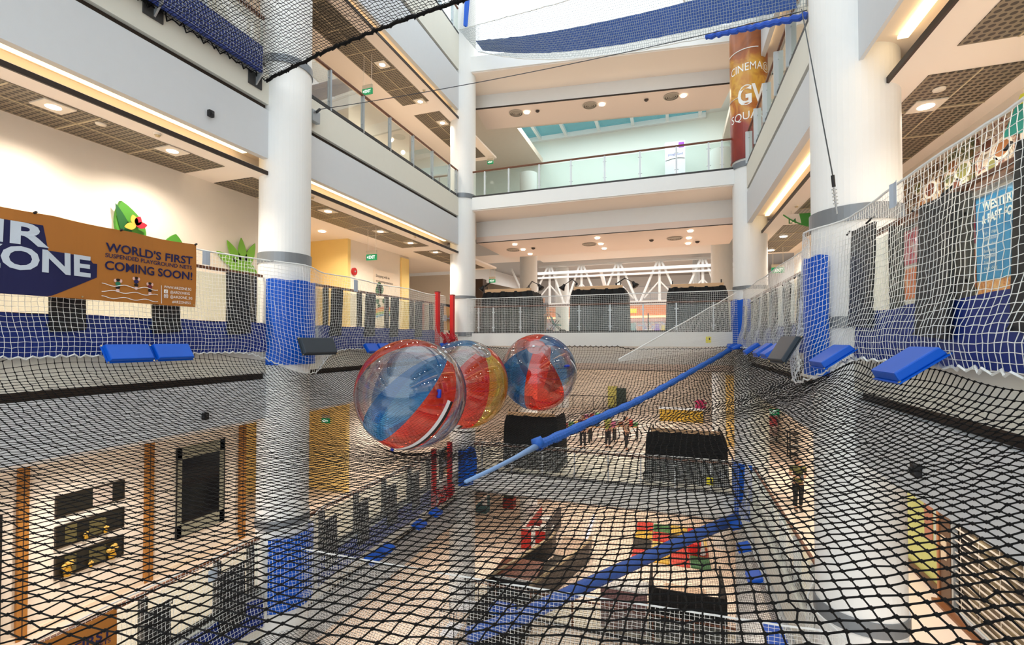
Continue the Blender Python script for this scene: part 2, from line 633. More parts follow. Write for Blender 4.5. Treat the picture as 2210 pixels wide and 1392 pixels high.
def net_height(x, y, amp, z0, balls=()):
    w = np.clip((x - XLN) / (XRN - XLN), 0, 1)
    v = np.clip((y + 3.0) / (YN1 + 3.0), 0, 1)
    z = z0 - amp * (4 * w * (1 - w)) ** 0.55 * (np.clip(4 * v * (1 - v), 0, 1)) ** 0.5
    for (c, r) in balls:
        d2 = (x - c[0]) ** 2 + (y - c[1]) ** 2
        z = z - 0.30 * np.exp(-d2 / (2 * 1.25 ** 2))
        rim = c[2] - np.sqrt(np.clip(r * r - d2, 0, None)) - 0.03
        z = np.where(d2 < (0.62 * r) ** 2, np.minimum(z, rim), z)
    return z


R_B = 0.95
for (u, v, wpx) in ((888, 850, 237), (1002, 829, 190), (1162, 803, 164)):
    BALLS.append((at(u, v, t=2 * R_B * FOC / wpx), R_B))


def H4(x, y):
    x, y = np.asarray(x, float), np.asarray(y, float)
    return net_height(x, y, 1.35, -0.21, BALLS)


def H3(x, y):
    x, y = np.asarray(x, float), np.asarray(y, float)
    return net_height(x, y, 0.75, -5.72)


def hit(u, v, H):
    for t in np.arange(1.0, 26, 0.02):
        p = at(u, v, t=t)
        if p[2] < float(H(p[0], p[1])):
            return p
    return p


def floor_net(label, H, nx, ny, r, knot, y1=YN1):
    w = np.linspace(0, 1, nx)
    w = w - .45 * np.sin(2 * math.pi * w) / (2 * math.pi)
    ys = np.linspace(YN0, y1, ny)
    W, Y = np.meshgrid(w, ys, indexing='ij')
    X = xl(Y) + W * (xr(Y) - xl(Y))
    # slack makes the meshes wander a little
    ph = rng.uniform(0, 6.28, 6)
    X = X + 0.02 * np.sin(Y * 1.3 + X * .7 + ph[0]) + 0.012 * np.sin(Y * 3.1 + ph[1])
    Y2 = Y + 0.025 * np.sin(X * 1.1 + ph[2]) + 0.012 * np.sin(X * 2.7 + Y * .4 + ph[3])
    X = np.clip(X, xl(Y), xr(Y)); Y2 = np.clip(Y2, YN0, y1)
    Z = H(X, Y2)
    P = np.stack([X, Y2, Z], -1)
    P += rng.normal(0, 0.004, P.shape) * (np.minimum(W, 1 - W) > .01)[..., None]
    t = thing('trampoline_net', label, 'net', (-2.8, 8.0, float(H(-2.8, 8.0))))
    net_mesh('netting', P, r, blacknet, t, (0, 0, 1), knot)
    em = blacknet if knot else whiterope
    E = P[:, -1] + np.stack([np.zeros(nx), np.zeros(nx), .03 * np.where(np.arange(nx) % 2, 1, -1)], -1)
    MB().tube(E, .012 if knot else .02, 4).build('edge_lacing', em, t)
    return t


floor_net('big black trampoline net with knotted square meshes carrying the three beach balls', H4, 150, 215, 0.0044, 0.0150)
floor_net('finer black net one storey down, seen through the upper net', H3, 150, 262, 0.0042, 0.0)


EDGE = []


def lace(pts, mat, parent, amp, r, step=0.07):
    """zigzag lacing along a line of points"""
    P = np.array(pts, float)
    L = np.concatenate([[0], np.cumsum(np.linalg.norm(np.diff(P, axis=0), axis=1))])
    n = max(4, int(L[-1] / step))
    s = np.linspace(0, L[-1], n)
    Q = np.stack([np.interp(s, L, P[:, k]) for k in range(3)], 1)
    k = np.arange(n)
    Q[:, 2] += amp * np.where(k % 2, 1, -1) * rng.uniform(.5, 1.2, n)
    Q[:, 0] += amp * .8 * np.sin(k * 1.7)
    return MB().tube(Q, r, 4).build('lacing', mat, parent)


def side_net(side, y0, y1, zb, label, top=1.84, cell=0.064, lean=0.10):
    f = xl if side == 'left' else xr
    sg = -1 if side == 'left' else 1
    ny = int((y1 - y0) / cell) + 1
    nz = int(top / cell) + 1
    Y, S = np.meshgrid(np.linspace(y0, y1, ny), np.linspace(0, 1, nz), indexing='ij')
    wav = 0.02 * np.sin(Y * 2.3) + 0.012 * np.sin(Y * 5.1 + 1)
    belly = 0.10 * np.exp(-((S - .12) / .16) ** 2)
    X = f(Y) + sg * (lean * S ** .8 - belly + wav * S * (1 - S) * 4)
    Hn = H4 if zb > -2 else H3
    zf = np.minimum(zb, Hn(f(Y), Y) + .02)
    Z = zf + (zb + top - zf) * S - 0.03 * np.sin((Y - y0) / (y1 - y0) * math.pi * 3) ** 2 * S + 0.010 * np.sin(Y * 7) * (1 - S) * S * 4
    P = np.stack([X, Y + 0.012 * np.sin(Z * 4 + Y), Z], -1)
    P += rng.normal(0, 0.0035, P.shape)
    t = thing('safety_net', label, 'net', (float(f(np.array(y0))), y0, zb))
    net_mesh('netting', P, 0.0034, whitenet, t, (1, 0, 0))
    MB().tube(P[::3, -1], 0.014, 6).build('top_rope', whiterope, t)
    lace(P[::2, 0], whiterope, t, 0.022, 0.011)
    return t


for lv, z in ((4, -0.21), (3, -5.72)):
    w = 'at ball level' if lv == 4 else 'one storey down'
    side_net('left', YN0, 7.35, z, f'white safety net along the left railing {w}, nearer than the column')
    side_net('left', 7.35, 15.2, z, f'white safety net along the left railing {w}, beyond the column')
    side_net('right', YN0, 8.6, z, f'white safety net along the right railing {w}, nearer than the column')
    side_net('right', 8.6, YN1, z, f'white safety net along the right railing {w}, beyond the column')


def flat_net(name, A, B, C, D, n, m, r, mat, label, cat='net', sag=0.0, rope=True, nrm=(0, 1, 0)):
    """A-B lower edge, D-C upper edge"""
    A, B, C, D = map(np.array, (A, B, C, D))
    S, T = np.meshgrid(np.linspace(0, 1, n), np.linspace(0, 1, m), indexing='ij')
    S, T = S[..., None], T[..., None]
    P = (A * (1 - S) + B * S) * (1 - T) + (D * (1 - S) + C * S) * T
    P[..., 2] -= sag * (4 * S * (1 - S))[..., 0]
    P[..., 2] += 0.012 * np.sin(S[..., 0] * 23) * (4 * T * (1 - T))[..., 0]
    P[..., 1] += 0.02 * np.sin(S[..., 0] * 17 + 2) * (4 * T * (1 - T))[..., 0]
    P += rng.normal(0, 0.003, P.shape)
    t = thing(name, label, cat, A)
    net_mesh('netting', P, r, mat, t, nrm)
    if rope:
        MB().tube(P[::3, -1], 0.016, 6).build('top_rope', whiterope, t)
    return t, P


flat_net('safety_net', (-7.75, 16.76, -.12), (2.1, 16.76, -.12), (2.1, 16.8, 1.66), (-7.75, 16.8, 1.66), 155, 28, 0.0034, whitenet,
         'white safety net across the far end in front of the three black-draped booths')
flat_net('safety_net', (-7.75, 16.76, -5.62), (2.1, 16.76, -5.62), (2.1, 16.8, -3.95), (-7.75, 16.8, -3.95), 155, 28, 0.0034, whitenet,
         'white safety net across the far end one storey down, with a yellow notice')
# net partition hung between the two thick columns, one storey down
pa, pb = at(640, 1182, y=7.9), at(1990, 1391, y=7.6)
flat_net('divider_net', (pa[0], 7.9, -6.25), (pb[0], 7.6, -6.1), pb, pa, 150, 34, 0.0036, whitenet,
         'white divider net hung on a pale rope between the thick columns one storey down', sag=0.06)
# slanting wing net in the far right corner
A4, B4, D4 = at(1588, 632, y=16.35), at(1577, 750, y=16.35), at(1335, 776, y=12.0)
flat_net('wing_net', D4 + np.array([0, 0, -.05]), B4, A4, D4, 70, 24, 0.0034, whitenet,
         'white triangular wing net sloping down from the far right corner')
# blue padded rope lying over the big net
PT = [(1577, 757), (1545, 776), (1500, 801), (1450, 830), (1400, 858), (1350, 883), (1300, 905), (1250, 928), (1205, 949), (1160, 969)]
pts = [hit(u, v, H4) + np.array([0, 0, .05]) for u, v in PT]
t = thing('padded_rope', 'thick blue padded rope curving over the black net from the far right corner', 'rope', pts[-1])
ropeb = M('blue woven sleeve', (34, 92, 180), 0.6, noise=0.35, nscale=26)
_L = np.concatenate([[0], np.cumsum(np.linalg.norm(np.diff(np.array(pts), axis=0), axis=1))])
_s = np.linspace(0, _L[-1], 260)
_Q = np.stack([np.interp(_s, _L, np.array(pts)[:, k]) for k in range(3)], 1)
MB().tube(_Q, [(.078 if i % 2 else .064) + .008 * math.sin(i * .37) for i in range(260)], 10).build('sleeve', ropeb, t, smooth=False)
pts2 = [pts[-1]] + [hit(u, v, H4) + np.array([0, 0, .03]) for u, v in ((1110, 994), (1060, 1020), (1005, 1046))]
MB().tube(pts2, [.05, .03, .026, .022], 8).build('tail', M('pale blue cord', (120, 156, 206), 0.6), t, smooth=True)
MB().tube([pts[-1] + np.array([-.05, -.05, .02]), pts[-1] + np.array([.06, .03, .06])], .085, 8).build('knot', ropeb, t, smooth=True)
# the same on the net below
PT = [(1592, 1122), (1500, 1160), (1400, 1206), (1300, 1252), (1200, 1300), (1120, 1340), (1010, 1378)]
pts = [hit(u, v, H3) + np.array([0, 0, .06]) for u, v in PT]
t = thing('padded_rope', 'broad dark blue padded rope crossing the lower net diagonally', 'rope', pts[-1])
MB().tube(pts, .17, 10).build('sleeve', M('dark blue woven sleeve', (56, 92, 172), 0.6, noise=0.35, nscale=24), t, smooth=True)

# ------------------------------------------------------------------ overhead nets
zn5 = 5.42
nx, ny = 150, 130
S, Tt = np.meshgrid(np.linspace(0, 1, nx), np.linspace(0, 1, ny), indexing='ij')
X = -7.94 + S * 9.8
yf = 7.38 - 0.150 * (X + 7.94) - .12 * np.sin(np.clip(S * 2, 0, 1) * math.pi)
Y = YN0 + Tt * (yf - YN0)
Z = zn5 - 0.10 * np.sin(S * math.pi) * np.sin(Tt * math.pi) + 0.05 * S
P = np.stack([X, Y, Z], -1) + rng.normal(0, .006, (nx, ny, 3))
t = thing('overhead_net', 'black net stretched overhead above the left walkway, seen from below', 'net', (-7.78, YN0, zn5))
net_mesh('netting', P, 0.0050, blacknet, t, (0, 0, 1), 0.011)
MB().tube(P[:, -1], .03, 6).build('edge_rope', blacknet, t)
lace(P[:, -1], blacknet, t, .05, .014, .08)
lace(P[0, :], blacknet, t, .05, .014, .08)
greynet = M('grey net cord', (205, 208, 208), 0.6)
nz = 28
Yg, Sg = np.meshgrid(np.linspace(YN0, 7.3, 140), np.linspace(0, 1, nz), indexing='ij')
P = np.stack([-7.80 - .08 * Sg + .1 * np.exp(-((Sg - .1) / .15) ** 2), Yg, zn5 + .02 + 1.75 * Sg], -1) + rng.normal(0, .004, (140, nz, 3))
t = thing('safety_net', 'white safety net rising from the overhead black net at the upper left', 'net', (-7.72, YN0, zn5))
net_mesh('netting', P, 0.0036, greynet, t, (1, 0, 0))
MB().tube(P[::3, -1], 0.014, 6).build('top_rope', whiterope, t)
G = [[(-7.86, y, z) for z in (zn5 + .02, zn5 + .6)] for y in np.linspace(YN0, 7.2, 20)]
tag(MB().sheet(G, th=(-.015, 0, 0)).build('tarpaulin_strip', bluetarp), 'blue tarpaulin strip behind the overhead net at the upper left', 'tarpaulin')
for y, s in ((5.15, 'seen nearest the column'), (2.6, 'farther from the column')):
    tag(MB().box(-7.97, -7.92, y - .24, y + .24, zn5 + .25, zn5 + 1.4).build('rail_pad', greypad), f'dark upright pad above the overhead net, {s}', 'pad')
# steel brackets holding the overhead net
for k, (u, v, s) in enumerate(((332, 22, 'first bracket, near the top edge'), (552, 172, 'second bracket, beside the column'))):
    c = at(u, v, x=-7.97)
    t = thing('net_bracket', f'grey steel bracket under the overhead net, {s}', 'bracket', c)
    MB().box(-8.0, -7.97, c[1] - .16, c[1] + .16, c[2] - .14, c[2] + .14).build('plate', darkgrey, t, bevel=.01)
    MB().prism([(-7.97, c[1], c[2] - .1), (-7.97, c[1], c[2] + .12), (-7.78, c[1], c[2] + .12)], (0, .03, 0)).build('gusset', steel, t)
# sloping net bridge across the top of the atrium
A0, A1 = at(990, 64, t=18.2), at(1032, 112, t=18.0)
B0, B1 = at(1742, -150, t=8.6), at(1742, 36, t=8.6)
nS, nT = 190, 26
S, T = np.meshgrid(np.linspace(0, 1, nS), np.linspace(0, 1, nT), indexing='ij')
S_, T_ = S[..., None], T[..., None]
P = (np.array(A0) * (1 - S_) + np.array(B0) * S_) * T_ + (np.array(A1) * (1 - S_) + np.array(B1) * S_) * (1 - T_)
sagk = np.sin(S * math.pi)
P[..., 2] -= 0.55 * sagk * (1 - T) * (1 - .4 * S) + 0.05 * sagk
P[..., 1] += 0.9 * T * 0
P += rng.normal(0, .005, P.shape)
t = thing('bridge_net', 'white net bridge with a blue lining sloping across the top of the atrium', 'net', A0)
net_mesh('netting', P, 0.0046, M('backlit net cord', (150, 162, 166), 0.6), t, (0, 1, 0))  # white cord painted greyer to stand for its back-lit shade
MB().tube(P[::3, -1], .02, 6).build('top_rope', whiterope, t)
MB().tube(P[::3, 0], .018, 6).build('bottom_rope', whiterope, t)
off = np.array([.06, .22, .02])
G = P[6:-2:3, 5:16] + off
MB().sheet(G, th=(0, .012, 0)).build('lining', M('blue lining cloth', (44, 84, 160), 0.6, noise=.15, nscale=2), t)
e = P[-34:, 0]
MB().tube([p + np.array([0, -.02, .02 * math.sin(i * 2.2)]) for i, p in enumerate(e)], .06, 8).build('blue_hem', M('blue hem cloth', (36, 82, 186), 0.5, noise=.2, nscale=9), t)
wing = flat_net('corner_net', at(992, 62, t=18.1), at(1034, 104, t=18.4), at(1036, -60, t=18.3), at(1008, -60, t=18.0), 22, 40, .004, greynet,
                'white net corner rising at the left end of the high net bridge', rope=False)
G = [at(1000, 55, t=18.05), at(1004, 55, t=18.05), at(1012, -40, t=18.05), at(1005, -40, t=18.05)]
tag(MB().prism(G, (.04, .12, 0)).build('corner_pad', bluepad), 'narrow blue corner pad high on the left end of the net bridge', 'pad')

# cables
cabm = M('steel cable', (70, 74, 78), 0.4, 0.5)
a_ = at(690, 236, x=-7.7); b_ = at(1742, 22, t=8.5)
t = thing('steel_cable', 'thin steel cable stretched across the atrium from the left column bracket', 'cable', a_)
MB().tube([a_ * (1 - s) + b_ * s + np.array([0, 0, -.12 * 4 * s * (1 - s)]) for s in np.linspace(0, 1, 16)], .009, 6).build('wire', cabm, t)
c = at(682, 244, x=-7.88)
MB().box(c[0] - .1, c[0] + .02, c[1] - .12, c[1] + .12, c[2] - .22, c[2] + .05).build('anchor_plate', steel, t, bevel=.01)
MB().tube([c + np.array([.02, 0, .02]), a_], .03, 8).build('shackle', cabm, t)
a_ = at(1730, 20, x=1.9); b_ = at(1797, 378, x=1.86); c_ = at(1806, 462, x=1.93)
t = thing('steel_cable', 'steel cable hanging down the right column with a turnbuckle at its foot', 'cable', c_)
MB().tube([a_, b_], .008, 6).build('wire', cabm, t)
MB().tube([b_, b_ * .7 + c_ * .3], .02, 8).build('clamp', blackm, t)
mb = MB()
for k in range(5):
    q = b_ * (.62 - .09 * k) + c_ * (.38 + .09 * k)
    mb.tube([q + np.array([-.03, -.02, 0]), q + np.array([.03, .02, .01])], .008, 5)
mb.tube([b_ * .7 + c_ * .3, c_], .012, 6)
mb.build('turnbuckle', steel, t)

# ================================================================== railing dressings
def tarp(side, y0, y1, zb, h, label):
    f = xl if side == 'left' else xr
    sg = -1 if side == 'left' else 1
    n = max(6, int((y1 - y0) / .25))
    ys = np.linspace(y0, y1, n)
    G = []
    for i, y in enumerate(ys):
        x = float(f(np.array(y))) + sg * (.13 + .012 * math.sin(i * 1.9))
        G.append([(x, y, zb - .02), (x + sg * .02, y, zb + h * .5), (x + sg * .035, y, zb + h + .015 * math.sin(i * 1.3))])
    return tag(MB().sheet(G, th=(sg * .01, 0, 0)).build('tarpaulin_strip', bluetarp), label, 'tarpaulin')


for lv, z in ((4, -.2), (3, -5.7)):
    w = 'at ball level' if lv == 4 else 'one storey down'
    tarp('left', YN0, 7.25, z, .56, f'blue tarpaulin strip along the left railing {w}, nearer than the column')
    tarp('left', 8.75, 14.7, z, .56, f'blue tarpaulin strip along the left railing {w}, beyond the column')
    tarp('right', YN0, 7.1, z, .56, f'blue tarpaulin strip along the right railing {w}, nearest the camera')
    if lv == 4:
        tarp('right', 8.9, YN1 - .3, z, .5, 'faded blue tarpaulin strip low along the right railing between column and far corner')


def rail_pad(side, yc, wd, z0, z1, label, tilt=0.0, group=None, x=None):
    sg = -1 if side == 'left' else 1
    x = (-7.82 if side == 'left' else 2.2) if x is None else x
    t = thing('rail_pad', label, 'pad', (x, yc, z0), group=group)
    n = 7
    G = []
    for i in range(n):
        s = i / (n - 1)
        z = z0 + (z1 - z0) * s
        G.append([(x + sg * (.05 * s), yc + sgn * wd / 2 + tilt * s, z + .02 * sgn) for sgn in (-1, 0, 1)])
    MB().sheet(G, th=(sg * .035, 0, 0)).build('panel', greypad, t)
    for sy in (-1, 1):
        for zz, s in ((z0 + .03, 0), (z1 - .03, 1)):
            MB().tube([(x - sg * .012, yc + sy * wd * .45 + tilt * s, zz), (x + sg * .04, yc + sy * wd * .56 + tilt * s, zz + .06)], .012, 5).build('tie', blackm, t)
    return t


ORD = ('first', 'second', 'third', 'fourth', 'fifth', 'sixth', 'seventh', 'eighth', 'ninth', 'tenth', 'eleventh', 'twelfth')


def yat(u, x):
    d = at(u, 735, x=x)
    return float(d[1])


# level 4, left: near group
for k, (u0, u1, v1) in enumerate(((108, 186, 715), (331, 390, 715), (493, 541, 718))):
    y0, y1 = yat(u0, -7.82), yat(u1, -7.82)
    rail_pad('left', (y0 + y1) / 2, y1 - y0, .13, 1.3, f'dark upright pad on the left railing, {ORD[k]} from the left' + (', below the brown banner' if k < 2 else ', just before the column'), group='dark pads on the left railing near the column')
for k, (u0, u1) in enumerate(((712, 738), (787, 810), (842, 860), (896, 911))):
    y0, y1 = yat(u0, -7.82), yat(u1, -7.82)
    rail_pad('left', (y0 + y1) / 2, (y1 - y0) * .92, .12, 1.3, f'dark upright pad on the left railing, {ORD[k]} beyond the column at ball level', tilt=.12, group='dark pads on the left railing beyond the column')
for k, (u0, u1, v0, v1) in enumerate(((1830, 1876, .17, 1.42), (1972, 2042, .03, 1.27))):
    y0, y1 = yat(u1, 2.2), yat(u0, 2.2)
    rail_pad('right', (y0 + y1) / 2, (y1 - y0), v0, v1, 'black upright pad on the right net, ' + ('just right of the thick column' if k == 0 else 'larger one in front of the pink panels'), tilt=-.02)
rail_pad('right', yat(2212, 2.2), .3, .05, 1.35, 'black upright pad at the right edge, in front of the blue poster')
for k, u in enumerate((1605, 1622, 1641, 1666, 1695, 1722)):
    y = yat(u, 2.2)
    rail_pad('right', y, .36, .05, 1.1 + .02 * k, f'dark upright pad on the right railing at ball level, {ORD[k]} from the far corner', group='dark pads on the far right railing')
# level 3
for k, (u0, u1) in enumerate(((324, 380), (482, 537))):
    y0, y1 = yat(u0, -7.82), yat(u1, -7.82)
    rail_pad('left', (y0 + y1) / 2, y1 - y0, -5.4, -4.3, 'dark upright pad on the lower left railing, ' + ('nearest the lower brown banner' if k == 0 else 'next to the blue column pad'))
for k, (u0, u1) in enumerate(((708, 733), (777, 800), (840, 860), (893, 908))):
    y0, y1 = yat(u0, -7.82), yat(u1, -7.82)
    rail_pad('left', (y0 + y1) / 2, y1 - y0, -5.42, -4.3, f'dark upright pad on the lower left railing, {ORD[k]} beyond the column', group='dark pads on the lower left railing beyond the column')


def edge_pad(c, ln, dp, dirv, label, mat=None, th=.075, drop=.12, group=None):
    """padded vinyl wedge tied along the net edge: dirv runs along the edge, the pad leans into the net"""
    mat = mat or bluepad
    c = np.array(c, float)
    a = np.array(dirv, float); a /= np.linalg.norm(a)
    inn = np.array([-a[1], a[0], 0.0])
    if np.dot(inn, np.array([-2.8, 8, 0]) - c * np.array([1, 1, 0])) < 0:
        inn = -inn
    dn = inn * dp - np.array([0, 0, drop])
    up = np.cross(a, dn); up /= np.linalg.norm(up)
    if up[2] < 0: up = -up
    t = thing('edge_pad', label, 'pad', c, group=group)
    m0 = c + dn * .5
    # tapered cushion: wide flange below, smaller raised top
    f = [m0 + i * a * ln / 2 + j * dn / 2 for i, j in ((-1, -1), (1, -1), (1, 1), (-1, 1))]
    g = [m0 + i * a * ln / 2 * .9 + j * dn / 2 * .86 + up * th for i, j in ((-1, -1), (1, -1), (1, 1), (-1, 1))]
    f2 = [p + up * .012 for p in [m0 + i * a * ln / 2 * .94 + j * dn / 2 * .92 for i, j in ((-1, -1), (1, -1), (1, 1), (-1, 1))]]
    MB().add(f2 + g, [(0, 3, 2, 1), (4, 5, 6, 7), (0, 1, 5, 4), (1, 2, 6, 5), (2, 3, 7, 6), (3, 0, 4, 7)]).build('cushion', mat, t, bevel=.012)
    MB().prism(f, up * .012).build('flange', mat, t)
    for i, j in ((-.9, -.94), (.9, -.94), (.9, .94), (-.9, .94)):
        q = m0 + i * a * ln / 2 * 1.06 + j * dn / 2 + up * .014
        MB().tube([q, q + up * .006], .013, 8).build('eyelet', brass, t)
    return t


zE = -.17
for k, (u0, u1, s) in enumerate(((214, 318, 'left one of two below the banner'), (320, 404, 'right one of two below the banner'))):
    p0, p1 = at(u0, 745, x=-7.66), at(u1, 740, x=-7.66)
    edge_pad(((p0[0] + p1[0]) / 2, (p0[1] + p1[1]) / 2, zE + .10), p1[1] - p0[1], .17, (0, 1, 0), 'blue wedge pad on the left net edge, ' + s, drop=.25)
p0, p1 = at(594, 735, x=-7.1), at(690, 735, x=-7.3)
edge_pad((-7.16, 7.95, .06), .92, .16, (.12, 1, 0), 'slate grey vinyl pad at the foot of the left column below its blue wrap', slatepad, drop=.36)
for u0, u1, s in ((782, 808, 'nearer of two behind the front ball'), (810, 834, 'second of two behind the front ball'), (948, 976, 'by the red gate')):
    p0, p1 = at(u0, 745, x=-7.66), at(u1, 745, x=-7.66)
    edge_pad(((p0[0] + p1[0]) / 2, (p0[1] + p1[1]) / 2, zE + .08), p1[1] - p0[1], .17, (0, 1, 0), 'blue wedge pad on the left net edge, ' + s, drop=.24)
for u, v, ln, s in ((2018, 772, .52, 'largest, nearest the camera'), (1832, 764, .62, 'just right of the grey pad'), (1690, 748, .62, 'just left of the grey pad'), (1668, 750, .6, 'overlapped by the one beside the grey pad'), (1640, 742, .42, 'small one midway to the far corner')):
    p = at(u, v, x=2.06)
    edge_pad((2.06, p[1], -.10), ln, .34, (0, 1, 0), 'blue wedge pad on the right net edge, ' + s, drop=.25, th=.09)
edge_pad((1.72, 7.85, .06), .62, .24, (-.15, 1, 0), 'slate grey vinyl pad at the foot of the right column beside the tall blue wrap', slatepad, drop=.40)
p = at(1594, 744, y=16.4)
edge_pad((p[0] - .05, 16.5, -.15), .6, .3, (1, 0, 0), 'blue vinyl wedge pad in the far right corner of the net, wider one', drop=.12)
edge_pad((2.04, 15.75, -.15), .4, .28, (0, 1, 0), 'blue vinyl wedge pad in the far right corner of the net, narrow one', drop=.14)
# lower level edge pads
for u, v, ln, s in ((797, 1186, .62, 'nearest of two touching ones'), (820, 1168, .6, 'second of two touching ones'), (895, 1125, .5, 'third from the column'), (931, 1100, .5, 'beside the lower red gate')):
    p = at(u, v, x=-7.6)
    edge_pad((-7.6, p[1], -5.66), ln, .32, (0, 1, 0), 'blue wedge pad on the lower left net edge, ' + s, drop=.12)
for u, v, ln, s in ((1690, 1345, .85, 'nearest, by the thick column'), (1642, 1232, .6, 'second from the column'), (1618, 1168, .55, 'third from the column'), (1600, 1128, .6, 'in the far corner')):
    p = at(u, v, x=2.0)
    edge_pad((2.03, p[1], -5.66), ln, .34, (0, 1, 0), 'blue wedge pad on the lower right net edge, ' + s, drop=.12)


def wrap_pad(cx, cy, rad, a0, a1, z0, z1, label, mat=None):
    """tall vinyl mat wrapped round a column"""
    n = 12
    G = []
    for i in range(n + 1):
        a = math.radians(a0 + (a1 - a0) * i / n)
        G.append([(cx + rad * math.cos(a), cy + rad * math.sin(a), z) for z in (z0, (z0 + z1) / 2, z1 + .02 * math.sin(i * 1.4))])
    mb = MB()
    H = [[tuple(np.array(p) + np.array([math.cos(math.radians(a0 + (a1 - a0) * i / n)), math.sin(math.radians(a0 + (a1 - a0) * i / n)), 0]) * .05) for p in col] for i, col in enumerate(G)]
    V = [p for c in G for p in c] + [p for c in H for p in c]
    m = 3; N = (n + 1) * m
    F = []
    for i in range(n):
        for j in range(m - 1):
            F.append((i * m + j, i * m + j + 1, (i + 1) * m + j + 1, (i + 1) * m + j))
            F.append((N + i * m + j, N + (i + 1) * m + j, N + (i + 1) * m + j + 1, N + i * m + j + 1))
        F.append((i * m, (i + 1) * m, N + (i + 1) * m, N + i * m))
        F.append((i * m + 2, N + i * m + 2, N + (i + 1) * m + 2, (i + 1) * m + 2))
    for i in (0, n):
        for j in range(m - 1):
            F.append((i * m + j, N + i * m + j, N + i * m + j + 1, i * m + j + 1))
    mb.add(V, F)
    return tag(mb.build('column_pad', mat or bluepad, smooth=False), label, 'pad')


wrap_pad(-8.05, 8.0, .58, -78, 62, -.5, 1.28, 'blue vinyl mat wrapped round the foot of the left column at ball level')
wrap_pad(-8.05, 8.0, .58, -70, 70, -5.6, -4.1, 'blue vinyl mat wrapped round the left column one storey down')
wrap_pad(2.54, 8.0, .60, 140, 222, -.5, 1.22, 'tall blue vinyl mat wrapped round the right column')
wrap_pad(2.5, 17.2, .56, 165, 262, -.22, 1.35, 'tall narrow blue mat on the far right corner column')
wrap_pad(2.5, 17.2, .56, 165, 262, -5.8, -4.0, 'tall narrow blue mat on the far right corner column one storey down')
wrap_pad(-8.05, 17.2, .56, -80, -10, -5.7, -4.3, 'blue mat on the far left corner column one storey down')
# rounded blue board standing by the lower red gate
c = at(1016, 1000, y=16.3)
poly = [(c[0] + .24 * math.copysign(abs(math.cos(a)) ** .6, math.cos(a)), c[1], c[2] + .62 * math.sin(a)) for a in np.linspace(0, 2 * math.pi, 28)[:-1]]
tag(MB().prism(poly, (0, .06, 0)).build('corner_board', bluepad, bevel=.01), 'blue oval board just right of the lower red gate', 'pad')
# ================================================================== beach balls
red = glass_mat('red clear vinyl', (244, 78, 52), 0.22, 0.09)
blue = glass_mat('blue clear vinyl', (66, 150, 216), 0.17, 0.09)
clear = glass_mat('clear vinyl', (240, 245, 250), 0.05, 0.12)
yell = glass_mat('yellow clear vinyl', (248, 214, 96), 0.22, 0.09)
handm = M('blue handle', (22, 52, 170), 0.3)
zipw = M('white zip band', (226, 230, 236), 0.4)
zipb = M('black zip tape', (26, 28, 34), 0.5)
MI = {'red': 0, 'blue': 1, 'clear': 2, 'yellow': 3}


def camvec(r, u, tow):
    return r * R_ + u * U_ - tow * F_


def zorb(c, R, axis, phase, seq, label, zips, handles):
    ax = np.array(axis, float); ax /= np.linalg.norm(ax)
    e1 = np.cross(ax, F_); e1 /= np.linalg.norm(e1)
    e2 = np.cross(ax, e1)
    t = thing('beach_ball', label, 'inflatable ball', c, group='giant inflatable balls on the net')
    per = 10
    nu, nv = len(seq) * per, 40

    def sp(th, a, k=1.0):
        return c + k * R * (math.sin(th) * (math.cos(a) * e1 + math.sin(a) * e2) + math.cos(th) * ax)
    V, F, m = [], [], []
    for j in range(nv + 1):
        th = math.pi * j / nv
        for i in range(nu):
            V.append(sp(th, phase + 2 * math.pi * i / nu))
    mb = MB()
    mb.v = [tuple(p) for p in V]
    for j in range(nv):
        for i in range(nu):
            mb.f.append((j * nu + i, (j + 1) * nu + i, (j + 1) * nu + (i + 1) % nu, j * nu + (i + 1) % nu))
            cname = seq[i // per]
            if j < 3 or j >= nv - 3:
                cname = 'clear'
            mb.m.append(MI[cname])
    mb.build('skin', [red, blue, clear, yell], t, smooth=True)
    # welded seams between the gores
    seam_m = M('welded seam', (210, 214, 220), 0.3)
    for (a0, w, th0, th1) in zips:
        for nm, mt, o0, o1, k in (('zip_band', zipw, 0, w, 1.004), ('zip_tape', zipb, w, w * 1.8, 1.006)):
            G = [[sp(th, a0 + o0 / math.sin(max(th, .4)), k), sp(th, a0 + o1 / math.sin(max(th, .4)), k)] for th in np.linspace(th0, th1, 18)]
            MB().sheet(G).build(nm, mt, t, smooth=True)
    for (th, a, da) in handles:
        p0, p1 = sp(th, a, 1.0), sp(th + .10 * math.cos(da), a + .10 * math.sin(da), 1.0)
        q0, q1 = sp(th, a, 1.045), sp(th + .10 * math.cos(da), a + .10 * math.sin(da), 1.045)
        MB().tube([p0, q0, (q0 + q1) / 2 * 1.0, q1, p1], .03, 8).build('handle', handm, t, smooth=True)
    # valve
    v0 = sp(.06, 0, 1.0)
    MB().tube([v0, v0 + ax * .02], .03, 10).build('valve', seam_m, t)
    return t


